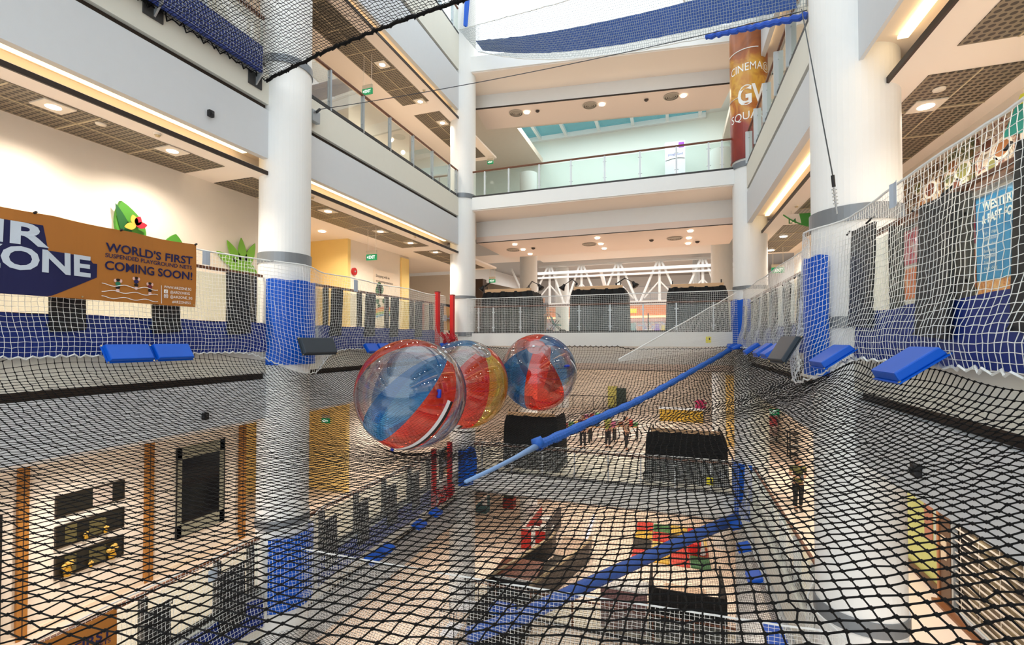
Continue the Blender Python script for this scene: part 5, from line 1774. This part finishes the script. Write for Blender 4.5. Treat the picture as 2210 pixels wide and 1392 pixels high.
MB().tube([(p[0], 22.98, -4.6), (p[0], 22.85, -4.5), (q[0], 22.85, -4.5), (q[0], 22.98, -4.9)], .018, 6).build('push_bar', steel, t)
for x_ in (p[0], q[0]):
    for y_ in (23.0, 23.5):
        MB().tube([(x_ - .02, y_, -5.10), (x_ + .02, y_, -5.10)], .05, 10).build('wheel', blackm, t)
t, p, q = stand(1736, 1748, 955, 983, 22.5, 'banner_stand', 'narrow blue upright banner stand one storey down beside the right column', 'banner stand', 0)
MB().box(p[0], q[0] + .25, 22.5, 22.53, -5.05, p[2] + .35).build('print', M('blue stand print', (30, 80, 190), .5), t)
MB().box(p[0], q[0] + .25, 22.4, 22.63, -5.15, -5.08).build('base', darkgrey, t)
# notices on the far net edges
for (u, v, y, s, w) in ((1529, 733, 16.6, 'on the white kerb under the far net at ball level', .17), (1532, 1039, 16.6, 'on the far net one storey down', .2)):
    c = at(u, v, y=y)
    t = thing('warning_notice', 'small yellow warning notice ' + s, 'notice', c)
    MB().box(c[0] - w / 2, c[0] + w / 2, y, y + .02, c[2] - w * .6, c[2] + w * .6).build('card', M('notice yellow', (232, 222, 40), .5), t)
    MB().box(c[0] + w * .08, c[0] + w * .34, y - .004, y, c[2] - w * .1, c[2] + w * .35).build('figure_mark', blackm, t)
# ================================================================== one storey down, far hall stalls
def pbox(u0, v0, u1, v1, vb, z, h):
    """axis-aligned footprint on the floor z: front edge (u0,v0)-(u1,v1), back edge at vb over u0"""
    p, q, r = at(u0, v0, z=z), at(u1, v1, z=z), at(u0, vb, z=z)
    return min(p[0], q[0]), max(p[0], q[0]), (p[1] + q[1]) / 2, max(r[1], (p[1] + q[1]) / 2 + .3), z, z + h


F3, F2 = -5.15, -10.6
cols = [(206, 60, 60), (90, 150, 80), (226, 190, 70), (60, 110, 160), (230, 226, 216), (150, 90, 60), (200, 110, 150)]
for k, (u, v, w, s) in enumerate(((1245, 952, 1.5, 'left'), (1300, 950, 1.4, 'second'), (1350, 948, 1.3, 'third'), (1290, 930, 1.6, 'back'))):
    c = at(u, v, z=F3)
    t = thing('market_table', f'small market table of coloured goods one storey down in the far hall, {s} one', 'market stall', c)
    MB().box(c[0] - w / 2, c[0] + w / 2, c[1] - .35, c[1] + .35, F3 + .68, F3 + .74).build('top', woodb, t)
    for sx_ in (-1, 1):
        for sy_ in (-1, 1):
            MB().box(c[0] + sx_ * (w / 2 - .05) - .03, c[0] + sx_ * (w / 2 - .05) + .03, c[1] + sy_ * .3 - .03, c[1] + sy_ * .3 + .03, F3, F3 + .68).build('leg', darkgrey, t)
    for j in range(5):
        gx = c[0] - w / 2 + .16 + j * (w - .3) / 4
        g = thing('goods_box', f'coloured goods box on the {s} market table, {ORD[j]} along', 'box', (gx, c[1], F3 + .74), group='goods on the market tables')
        MB().box(gx - .11, gx + .11, c[1] - .25 + .1 * (j % 2), c[1] + .15, F3 + .74, F3 + .74 + .16 + .06 * ((j + k) % 3)).build('carton', M('goods %d' % ((j + k * 2) % 7), cols[(j + k * 2) % 7], .5), g, bevel=.01)
for k, (u, v, h, s) in enumerate(((1341, 884, 1.6, 'dark green board'), (1322, 882, 1.7, 'yellow board'))):
    c = at(u, v, z=F3)
    t = thing('display_board', ('dark green upright display board in the far hall one storey down', 'yellow upright display board beside the dark green one')[k], 'display board', c)
    MB().box(c[0] - .35, c[0] + .35, c[1], c[1] + .08, F3 + .1, F3 + h).build('board', M('board %d' % k, ((44, 62, 56), (206, 200, 110))[k], .5), t, bevel=.01)
    MB().box(c[0] - .3, c[0] + .3, c[1] - .15, c[1] + .25, F3, F3 + .1).build('foot', darkgrey, t)
pinkb = M('pink blossom', (226, 60, 120), .5, noise=.3, nscale=20)
for k, (u, v, h, s) in enumerate(((1488, 868, 1.9, 'left, taller one'), (1512, 908, 1.3, 'right, nearer one'))):
    c = at(u, v, z=F3)
    t = thing('blossom_tree', 'pink blossom tree in a pot one storey down in the far hall, ' + s, 'potted plant', c)
    MB().lathe([(.001, 0), (.16, 0), (.2, .3), (.17, .3), (.16, .26), (.001, .26)], c, 16).build('pot', M('dark pot', (60, 54, 56), .5), t, smooth=True)
    MB().tube([c + np.array([0, 0, .25]), c + np.array([.03, 0, h * .55]), c + np.array([-.02, 0, h * .8])], [.035, .03, .02], 6).build('stem', M('bark', (84, 62, 48), .7), t)
    mb = MB()
    for j in range(60):
        a_, r_ = rng.uniform(0, 6.28), .34 * math.sqrt(rng.uniform(0, 1))
        mb.ball((c[0] + r_ * math.cos(a_), c[1] + r_ * math.sin(a_), c[2] + h * (.62 + .38 * rng.uniform(0, 1))), rng.uniform(.04, .085), 6, 4)
    mb.build('blossoms', pinkb, t, smooth=True)
c = at(1470, 912, z=F3)
t = thing('white_counter', 'long white counter with a yellow side in the far hall one storey down', 'counter', c)
MB().box(c[0] - 1.3, c[0] + 1.3, c[1] + .3, c[1] + .9, F3, F3 + .75).build('body', M('counter yellow', (216, 176, 60), .5), t, bevel=.01)
MB().box(c[0] - 1.35, c[0] + 1.35, c[1] + .25, c[1] + .95, F3 + .75, F3 + .82).build('top', white, t, bevel=.01)
t = thing('glass_balustrade', 'dark framed glass balustrade one storey down in the far hall beyond the balls', 'railing', (at(1250, 872, z=F3)))
p, q = at(1215, 880, z=F3), at(1330, 880, z=F3)
MB().bar((p[0], p[1], F3 + 1.0), (q[0], p[1], F3 + 1.0), .05, .05).build('handrail', darkgrey, t)
for k in range(6):
    x_ = p[0] + (q[0] - p[0]) * k / 5
    MB().box(x_ - .02, x_ + .02, p[1] - .02, p[1] + .02, F3, F3 + 1.0).build('post', darkgrey, t)

# ================================================================== two storeys down
redm = M('red counter panel', (186, 40, 34), .4, noise=.12)
x0, x1, y0, y1, _, _ = pbox(1092, 1180, 1176, 1193, 1118, F2, 1)
x0, y1 = max(x0, -7.3), min(y1, 28.5)
t = thing('red_enclosure', 'red and white walled food stall enclosure two storeys down', 'stall', ((x0 + x1) / 2, y0, F2))
for xa_, xb_, s in ((x0, x0 + (x1 - x0) * .42, 0), (x0 + (x1 - x0) * .6, x1, 1)):
    MB().box(xa_, xb_, y0, y0 + .12, F2, F2 + 1.05).build('front_panel', redm, t, bevel=.01)
MB().box(x0 + (x1 - x0) * .42, x0 + (x1 - x0) * .6, y0 + .02, y0 + .1, F2, F2 + 1.0).build('white_panel', white, t, bevel=.01)
MB().box(x0, x0 + .12, y0 + .12, y1, F2, F2 + 1.05).build('side_panel', redm, t, bevel=.01)
MB().box(x1 - .12, x1, y0 + .12, y1, F2, F2 + 1.05).build('side_panel', M('dark stall side', (44, 40, 40), .5), t, bevel=.01)
MB().box(x0 - .03, x1 + .03, y0 - .03, y0 + .15, F2 + 1.05, F2 + 1.11).build('cap', M('pale stone cap', (216, 206, 198), .4), t)
MB().box(x0 - .03, x0 + .15, y0 + .15, y1, F2 + 1.05, F2 + 1.11).build('cap', M('pale stone cap', (216, 206, 198), .4), t)
MB().box(x0 + .12, x1 - .12, y0 + .12, y1, F2, F2 + .02).build('dark_floor', M('dark stall floor', (66, 52, 50), .5), t)
for k, (fx, fy, s) in enumerate(((.35, .25, 'front'), (.55, .7, 'back'), (.8, .4, 'right'))):
    c = (x0 + (x1 - x0) * fx, y0 + (y1 - y0) * fy, F2 + .02)
    t = thing('round_table', f'white round table inside the red stall enclosure, {s} one', 'table', c)
    MB().cyl(c[:2], .38, F2 + .70, F2 + .75, 24).build('top', white, t)
    MB().cyl(c[:2], .04, F2 + .04, F2 + .70, 10).build('stem', blackm, t)
    MB().cyl(c[:2], .22, F2 + .02, F2 + .05, 20).build('foot', blackm, t)
for k, (fx, fy, s) in enumerate(((.2, .3, 'left of the front table'), (.48, .3, 'right of the front table'), (.68, .72, 'right of the back table'), (.9, .62, 'behind the right table'))):
    c = (x0 + (x1 - x0) * fx, y0 + (y1 - y0) * fy, F2 + .02)
    t = thing('stool', 'dark stool inside the red stall enclosure, ' + s, 'stool', c)
    MB().cyl(c[:2], .19, F2 + .42, F2 + .48, 16).build('seat', M('brown stool seat', (74, 44, 36), .5), t)
    for j in range(4):
        a_ = j * math.pi / 2 + .4
        MB().tube([(c[0] + .13 * math.cos(a_), c[1] + .13 * math.sin(a_), F2 + .43), (c[0] + .18 * math.cos(a_), c[1] + .18 * math.sin(a_), F2 + .02)], .014, 5).build('leg', blackm, t)
# brown kiosk counter
p, q, r = at(1060, 1238, z=F2 + 1), at(1150, 1258, z=F2 + 1), at(1090, 1200, z=F2 + 1)
t = thing('kiosk_counter', 'brown topped kiosk counter with a dark front panel two storeys down', 'counter', ((p[0] + q[0]) / 2, p[1], F2))
yy = (p[1] + q[1]) / 2
MB().box(p[0], q[0], yy, r[1], F2 + .95, F2 + 1.0).build('top', M('brown counter top', (104, 62, 46), .4, noise=.12), t, bevel=.01)
MB().box(p[0] + .05, q[0] - .05, yy + .08, yy + .14, F2, F2 + .95).build('front_panel', M('charcoal panel', (52, 50, 56), .5), t)
MB().box(p[0] + .05, p[0] + .12, yy + .14, r[1] - .05, F2, F2 + .95).build('side_panel', M('charcoal panel', (52, 50, 56), .5), t)
MB().box(q[0] - .12, q[0] - .05, yy + .14, r[1] - .05, F2, F2 + .95).build('side_panel', M('charcoal panel', (52, 50, 56), .5), t)
MB().box(p[0], q[0], yy - .03, yy, F2 + .93, F2 + 1.02).build('pale_edge', white, t)
# escalator
p, q = at(1196, 1200, z=F2), at(1264, 1212, z=F2)
r = at(1210, 1158, z=F2)
ye = (p[1] + q[1]) / 2
t = thing('escalator', 'dark ribbed escalator with pale handrails two storeys down beside the brown kiosk', 'escalator', ((p[0] + q[0]) / 2, ye, F2))
x0, x1 = p[0], q[0]
MB().box(x0, x1, ye, r[1], F2, F2 + .06).build('landing_plate', M('landing plate', (196, 172, 150), .4), t)
nst = 14
L_ = 5.0
sh = -.28                                     # it runs slightly askew
mb = MB()
for k in range(nst):
    yk = ye - L_ * k / nst
    xo = sh * (ye - yk)
    mb.box(x0 + xo, x1 + xo, yk - L_ / nst, yk, F2 - .3 - .0 * k, F2 + .04 + .012 * k)
mb.build('steps', M('dark ribbed steps', (62, 58, 52), .5, .2, noise=.4, nscale=40), t)
for x_, s in ((x0 - .12, 0), (x1 + .12, 1)):
    xo = sh * L_
    P_ = [(x_, ye + .8, F2 + .9), (x_, ye, F2 + .95), (x_ + xo * .5, ye - L_ * .5, F2 + 1.0), (x_ + xo, ye - L_, F2 + 1.1)]
    MB().tube(P_, .07, 8).build('handrail', M('pale handrail', (168, 152, 122), .4), t, smooth=True)
    MB().sheet([[(a_[0], a_[1], F2 - .1), (a_[0], a_[1], a_[2] - .04)] for a_ in P_], th=(.03, 0, 0)).build('balustrade', M('dark balustrade', (36, 34, 34), .4), t)
# light tube by the escalator
p, q = at(1265, 1160, z=F2 + .05), at(1282, 1112, z=F2 + .05)
tag(MB().tube([p, q], .05, 8).build('light_tube', M('blue white tube', (214, 222, 255), .4, emit=1.2)), 'bluish white light tube along the floor edge beyond the escalator', 'strip light')
# colourful play mat
p, q, r = at(1360, 1212, z=F2), at(1535, 1228, z=F2), at(1384, 1128, z=F2)
x0, x1, y0, y1 = p[0], q[0], (p[1] + q[1]) / 2, r[1]
t = thing('play_mat', 'patchwork of red, yellow and green mats two storeys down behind the black booth', 'mat', ((x0 + x1) / 2, y0, F2))
mcols = [(196, 60, 48), (214, 170, 60), (206, 70, 56), (60, 110, 70), (44, 40, 34), (226, 196, 110), (206, 74, 60), (150, 60, 44), (214, 170, 60), (196, 60, 48), (70, 60, 44), (230, 200, 120), (196, 60, 48), (70, 120, 70), (214, 180, 80), (206, 60, 50)]
for j in range(4):
    for i in range(4):
        MB().box(x0 + (x1 - x0) * i / 4 + .02, x0 + (x1 - x0) * (i + 1) / 4 - .02, y0 + (y1 - y0) * j / 4 + .02, y0 + (y1 - y0) * (j + 1) / 4 - .02, F2, F2 + .05 + .03 * ((i + j) % 2)).build('mat_tile', M('mat %s' % (mcols[j * 4 + i],), mcols[j * 4 + i], .6, noise=.15), t, bevel=.01)
for k, (u, v, nm, lab, cm, r_, h) in enumerate(((1516, 1196, 'white_cone', 'white cone standing on the patchwork mats', (230, 232, 236), .16, .75), (1500, 1192, 'red_bolster', 'red round bolster on the patchwork mats', (214, 40, 40), .3, .5))):
    c = at(u, v, z=F2 + .08)
    tag(MB().cyl(c[:2], r_, F2 + .08, F2 + .08 + h, 20, 0, .03 if k == 0 else r_).build(nm, M('solid ' + nm, cm, .5)), lab, 'play piece')
# black booth with a table inside, two storeys down
p, q = at(1402, 1350, z=F2), at(1574, 1368, z=F2)
x0, x1, y0 = p[0], min(q[0], 1.75), 17.5
t = thing('black_booth', 'tall black-sided booth with an inner table two storeys down at right', 'booth', ((x0 + x1) / 2, y0, F2))
MB().box(x0, x1, y0, y0 + .06, F2, F2 + 1.75).build('front_drape', blackcloth, t)
MB().box(x0, x0 + .06, y0 + .06, y0 + 2.4, F2, F2 + 1.8).build('side_drape', blackcloth, t)
MB().box(x1 - .06, x1, y0 + .06, y0 + 2.4, F2, F2 + 1.8).build('side_drape', blackcloth, t)
MB().box(x0 + .5, x1 - .55, y0 + .9, y0 + 2.2, F2 + .86, F2 + .92).build('table_top', M('pale table', (216, 186, 156), .5), t)
for sx_ in (x0 + .6, x1 - .65):
    for sy_ in (y0 + 1.0, y0 + 2.1):
        MB().box(sx_ - .03, sx_ + .03, sy_ - .03, sy_ + .03, F2, F2 + .86).build('leg', darkgrey, t)
for k in range(4):
    xx = x0 + (x1 - x0) * (.15 + .23 * k)
    MB().box(xx - .02, xx + .02, y0 - .015, y0, F2 + .02, F2 + 1.72).build('seam', M('drape seam', (52, 50, 50), .7), t)
# mauve counter
p, q = at(1300, 1336, z=F2), at(1400, 1350, z=F2)
t = thing('mauve_counter', 'mauve fronted counter with a white top left of the black booth', 'counter', ((p[0] + q[0]) / 2, 17.55, F2))
MB().box(p[0], q[0] - .04, 17.55, 18.0, F2, F2 + 1.45).build('front', M('mauve panel', (150, 112, 112), .5, noise=.06), t)
MB().box(p[0] - .03, q[0], 17.5, 18.3, F2 + 1.45, F2 + 1.52).build('top', white, t)
# wire racks and draped table at the near side
for k, (u, v, s) in enumerate(((985, 1345, 'farther'), (948, 1400, 'nearer'))):
    c = at(u, v, z=F2)
    t = thing('wire_rack', f'black wire display rack with a white shelf two storeys down, {s} one', 'rack', c)
    mb = MB()
    w, d, h = .55, .8, 1.3
    for sx_ in (0, w):
        for sy_ in (0, d):
            mb.tube([(c[0] + sx_, c[1] + sy_, F2), (c[0] + sx_, c[1] + sy_, F2 + h)], .018, 5)
    for z in (F2 + h,):
        mb.tube([(c[0], c[1], z), (c[0] + w, c[1], z), (c[0] + w, c[1] + d, z), (c[0], c[1] + d, z), (c[0], c[1], z)], .018, 5)
    mb.build('frame', blackm, t)
    MB().box(c[0], c[0] + w, c[1], c[1] + d, F2 + .45, F2 + .48).build('shelf', M('white shelf', (224, 228, 236), .4), t)
c0, c1 = at(1005, 1392, z=F2), at(1128, 1400, z=F2)
t = thing('draped_table', 'black draped table two storeys down behind the white divider net', 'table', ((c0[0] + c1[0]) / 2, c0[1], F2))
MB().box(c0[0], c1[0], c0[1], c0[1] + 1.6, F2, F2 + .9).build('drape', blackcloth, t, bevel=.02)
tag(MB().box(c0[0] + .6, c1[0] - .45, c0[1] + .5, c0[1] + 1.2, F2 + .9, F2 + 1.05).build('blue_cushion', bluepad, bevel=.04), 'blue cushion lying on the black draped table two storeys down', 'cushion')
for k, (u, v, cm, lab, nm, h) in enumerate(((1038, 1108, (70, 110, 116), 'teal cabinet with a white sign two storeys down by the lower net corner', 'cabinet', 1.0), (1096, 1098, (150, 44, 34), 'red planter box two storeys down left of the enclosure', 'planter', .6))):
    c = at(u, v, z=F2)
    t = thing(nm, lab, nm, c)
    MB().box(c[0] - .35, c[0] + .35, c[1], c[1] + .6, F2, F2 + h).build('body', M('box %s' % nm, cm, .5), t, bevel=.015)
    if k == 0:
        MB().box(c[0] + .1, c[0] + .4, c[1] - .02, c[1] + .02, F2 + .5, F2 + 1.3).build('sign', white, t)
    else:
        mb = MB()
        for j in range(14):
            mb.ball((c[0] - .3 + .6 * rng.uniform(0, 1), c[1] + .1 + .4 * rng.uniform(0, 1), F2 + h + .05 + .1 * rng.uniform(0, 1)), .1, 7, 5)
        mb.build('foliage', M('dark foliage', (44, 60, 36), .7), t)
# ================================================================== people
def skin_obj(name, pts, edges, mat, parent, sub=2):
    me = bpy.data.meshes.new(name)
    V = [p[:3] for p in pts]
    me.from_pydata([tuple(map(float, v)) for v in V], edges, [])
    me.materials.append(mat)
    o = bpy.data.objects.new(name, me)
    COL.objects.link(o)
    o.parent = parent
    sk = o.modifiers.new('skin', 'SKIN')
    sk.use_smooth_shade = True
    for i, p in enumerate(pts):
        r = p[3]
        me.skin_vertices[0].data[i].radius = (r, r * (p[4] if len(p) > 4 else 1.0))
        me.skin_vertices[0].data[i].use_root = (i == 0)
    s = o.modifiers.new('subdivision', 'SUBSURF')
    s.levels = s.render_levels = sub
    return o


skinm = M('skin', (206, 158, 130), .5)
hairm = M('dark hair', (26, 20, 18), .5)


def person(loc, rotz, H, label, topm, legm, shoem, pose='phone', detail=True):
    """standing figure facing local -y, feet at the origin"""
    k = H / 1.70
    t = thing('person', label, 'person', loc, rotz)
    S = lambda *p: (p[0] * k, p[1] * k, p[2] * k, p[3] * k) + tuple(p[4:])
    # body: pelvis root, spine, neck, head, arms, legs, with hands
    if pose == 'phone':
        arm = lambda s: [(s * .175, .0, 1.385, .052), (s * .235, .02, 1.13, .040), (s * .10, -.235, 1.12, .030), (s * .045, -.285, 1.13, .030)]
    else:
        arm = lambda s: [(s * .175, .0, 1.385, .052), (s * .225, .01, 1.11, .040), (s * .235, -.07, .86, .030), (s * .23, -.10, .77, .034)]
    pts = [(0, 0, .93, .125, .8), (0, .0, 1.13, .115, .75), (0, .0, 1.33, .135, .7), (0, .005, 1.44, .06), (0, -.012, 1.50, .052), (0, -.02, 1.585, .082, 1.1), (0, -.02, 1.655, .07, 1.1)]
    edges = [(0, 1), (1, 2), (2, 3), (3, 4), (4, 5), (5, 6)]
    for s in (-1, 1):
        n = len(pts)
        pts += arm(s)
        edges += [(2, n), (n, n + 1), (n + 1, n + 2), (n + 2, n + 3)]
    for s, dy in ((-1, -.03), (1, .04)):
        n = len(pts)
        pts += [(s * .085, 0, .84, .085), (s * .09, dy * .6 - .01, .48, .058), (s * .085, dy + .01, .10, .038), (s * .09, dy - .11, .035, .032)]
        edges += [(0, n), (n, n + 1), (n + 1, n + 2), (n + 2, n + 3)]
    skin_obj('body', [S(*p) for p in pts], edges, skinm, t)
    # clothes follow the body
    tp = [(0, 0, .86, .150, .85), (0, 0, 1.02, .146, .82), (0, 0, 1.16, .134, .8), (0, 0, 1.33, .150, .74), (0, .0, 1.425, .078)]
    te = [(0, 1), (1, 2), (2, 3), (3, 4)]
    for s in (-1, 1):
        a_ = arm(s)
        n = len(tp)
        e = tuple(a_[0][i] * .45 + a_[1][i] * .55 for i in range(3))
        tp += [(a_[0][0], a_[0][1], a_[0][2], .068), (e[0], e[1], e[2], .062)]
        te += [(3, n), (n, n + 1)]
    skin_obj('shirt', [S(*p) for p in tp], te, topm, t)
    lp = [(0, 0, .90, .138, .85)]
    le = []
    for s, dy in ((-1, -.03), (1, .04)):
        n = len(lp)
        lp += [(s * .085, 0, .80, .098), (s * .09, dy * .6 - .01, .48, .070), (s * .085, dy + .01, .13, .052)]
        le += [(0, n), (n, n + 1), (n + 1, n + 2)]
    skin_obj('trousers', [S(*p) for p in lp], le, legm, t)
    for s, dy in ((-1, -.03), (1, .04)):
        skin_obj('shoe', [S(s * .088, dy + .04, .04, .042), S(s * .09, dy - .06, .036, .044), S(s * .093, dy - .14, .03, .034)], [(0, 1), (1, 2)], shoem, t)
    mb = MB()
    mb.ball((0, .012 * k, 1.635 * k), .108 * k, 18, 12, 0, 1, 1.05, 1.1)
    hp = [S(0, .06, 1.66, .085), S(0, .085, 1.55, .085), S(0, .08, 1.42, .07)]
    skin_obj('hair', hp, [(0, 1), (1, 2)], hairm, t)
    if detail:
        f = lambda x, y, z: (x * k, y * k, z * k)
        for s in (-1, 1):
            MB().ball(f(s * .032, -.098, 1.60), .011 * k, 8, 6).build('eye', blackm, t, smooth=True, local=True)
            MB().ball(f(s * .088, -.01, 1.585), .024 * k, 8, 6, 0, .5, .8, 1.2).build('ear', skinm, t, smooth=True, local=True)
            a_ = arm(s)[3]
            d = np.array(arm(s)[3][:3]) - np.array(arm(s)[2][:3]); d /= np.linalg.norm(d)
            sd = np.array([1, 0, 0]) if pose == 'phone' else np.array([0, 1, 0])
            for q in range(4):
                b_ = np.array(a_[:3]) + np.array([0, 0, .012 * (q - 1.5)]) + d * .02
                e_ = b_ + d * (.05 + .008 * (q in (1, 2))) + np.array([-s * .02, 0, 0])
                MB().tube([b_ * k, (b_ + d * .03) * k, e_ * k], [.0085 * k, .008 * k, .006 * k], 6).build('finger', skinm, t, smooth=True, local=True)
            MB().tube([np.array(a_[:3]) * k, (np.array(a_[:3]) + d * .03 + np.array([-s * .01, .0, .035])) * k], [.010 * k, .007 * k], 6).build('thumb', skinm, t, smooth=True, local=True)
        MB().tube([f(0, -.10, 1.585), f(0, -.122, 1.568)], [.010 * k, .014 * k], 8).build('nose', skinm, t, smooth=True, local=True)
        MB().ball(f(0, -.100, 1.535), .016 * k, 8, 6, 0, 1.5, .5, .4).build('mouth', M('lips', (168, 96, 88), .5), t, smooth=True, local=True)
    return t


camo = ramp_mat('camouflage print', ((.36, (44, 46, 26)), (.46, (96, 92, 44)), (.56, (58, 62, 34)), (.66, (150, 134, 70))), 14, .4, .7)
fp = at(1723, 1102, z=F3)
person(fp, .12, 1.62, 'person in a camouflage shirt and black leggings looking at a phone one storey down', camo, M('black leggings', (24, 26, 30), .6), M('dark sandals', (48, 38, 34), .6))
kk = 1.62 / 1.70
ph = np.array([0, -.345 * kk, 1.16 * kk])
R2 = np.array([[math.cos(.12), -math.sin(.12), 0], [math.sin(.12), math.cos(.12), 0], [0, 0, 1]])
pc = fp + R2 @ ph
t = thing('phone', 'black phone held by the person in the camouflage shirt', 'phone', pc)
MB().obox(pc, (.036, 0, 0), (0, .03, .065), (0, .005, -.0025)).build('case', blackm, t, bevel=.003)
fp = at(1173, 722, y=20.0); fp[2] = .30
person(fp, .3, 1.66, 'person in grey standing on the far bridge between the left and middle booths', M('grey top', (110, 108, 112), .7), M('taupe trousers', (120, 104, 96), .7), blackm, pose='idle', detail=False)
for k, (u, v, cm, s) in enumerate(((1258, 968, (110, 60, 70), 'maroon top, leftmost'), (1352, 972, (196, 170, 150), 'beige top, right of the market tables'), (1312, 966, (170, 176, 90), 'olive top, between the market tables'))):
    fp = at(u, v, z=F3)
    person(fp, 1.2 * k, 1.65, 'small far visitor one storey down in a ' + s, M('visitor top %d' % k, cm, .7), M('dark trousers', (44, 42, 48), .7), blackm, pose='idle', detail=False)
# stroller beside the person in grey
c = at(1199, 722, y=20.3); c[2] = .30
t = thing('stroller', 'dark baby stroller with a teal seat beside the person in grey', 'stroller', c)
fm_ = M('stroller frame', (54, 56, 60), .4, .4)
mb = MB()
for s in (-.22, .22):
    mb.tube([c + np.array([-.38, s, 1.0]), c + np.array([-.18, s, .55]), c + np.array([.32, s, .12])], .016, 6)
    mb.tube([c + np.array([.12, s, .62]), c + np.array([-.28, s, .12])], .016, 6)
mb.tube([c + np.array([-.38, -.22, 1.0]), c + np.array([-.40, 0, 1.02]), c + np.array([-.38, .22, 1.0])], .018, 6)
mb.build('frame', fm_, t)
MB().sheet([[c + np.array([-.20, s, .75]), c + np.array([-.08, s, .40]), c + np.array([.22, s, .38])] for s in (-.2, .2)], th=(0, 0, .04)).build('seat', M('teal seat', (70, 130, 130), .7), t)
MB().sheet([[c + np.array([-.22 + .42 * math.sin(a_), s, .72 + .28 * math.cos(a_)]) for a_ in np.linspace(-.2, 1.5, 8)] for s in (-.21, 0, .21)], th=(0, 0, .01)).build('canopy', M('dark canopy', (44, 46, 54), .7), t)
for sx_, s in ((-.28, -.24), (-.28, .24), (.32, -.24), (.32, .24)):
    w = c + np.array([sx_, s, .11])
    MB().tube([w - np.array([0, .02, 0]), w + np.array([0, .02, 0])], .11, 14).build('wheel', blackm, t)
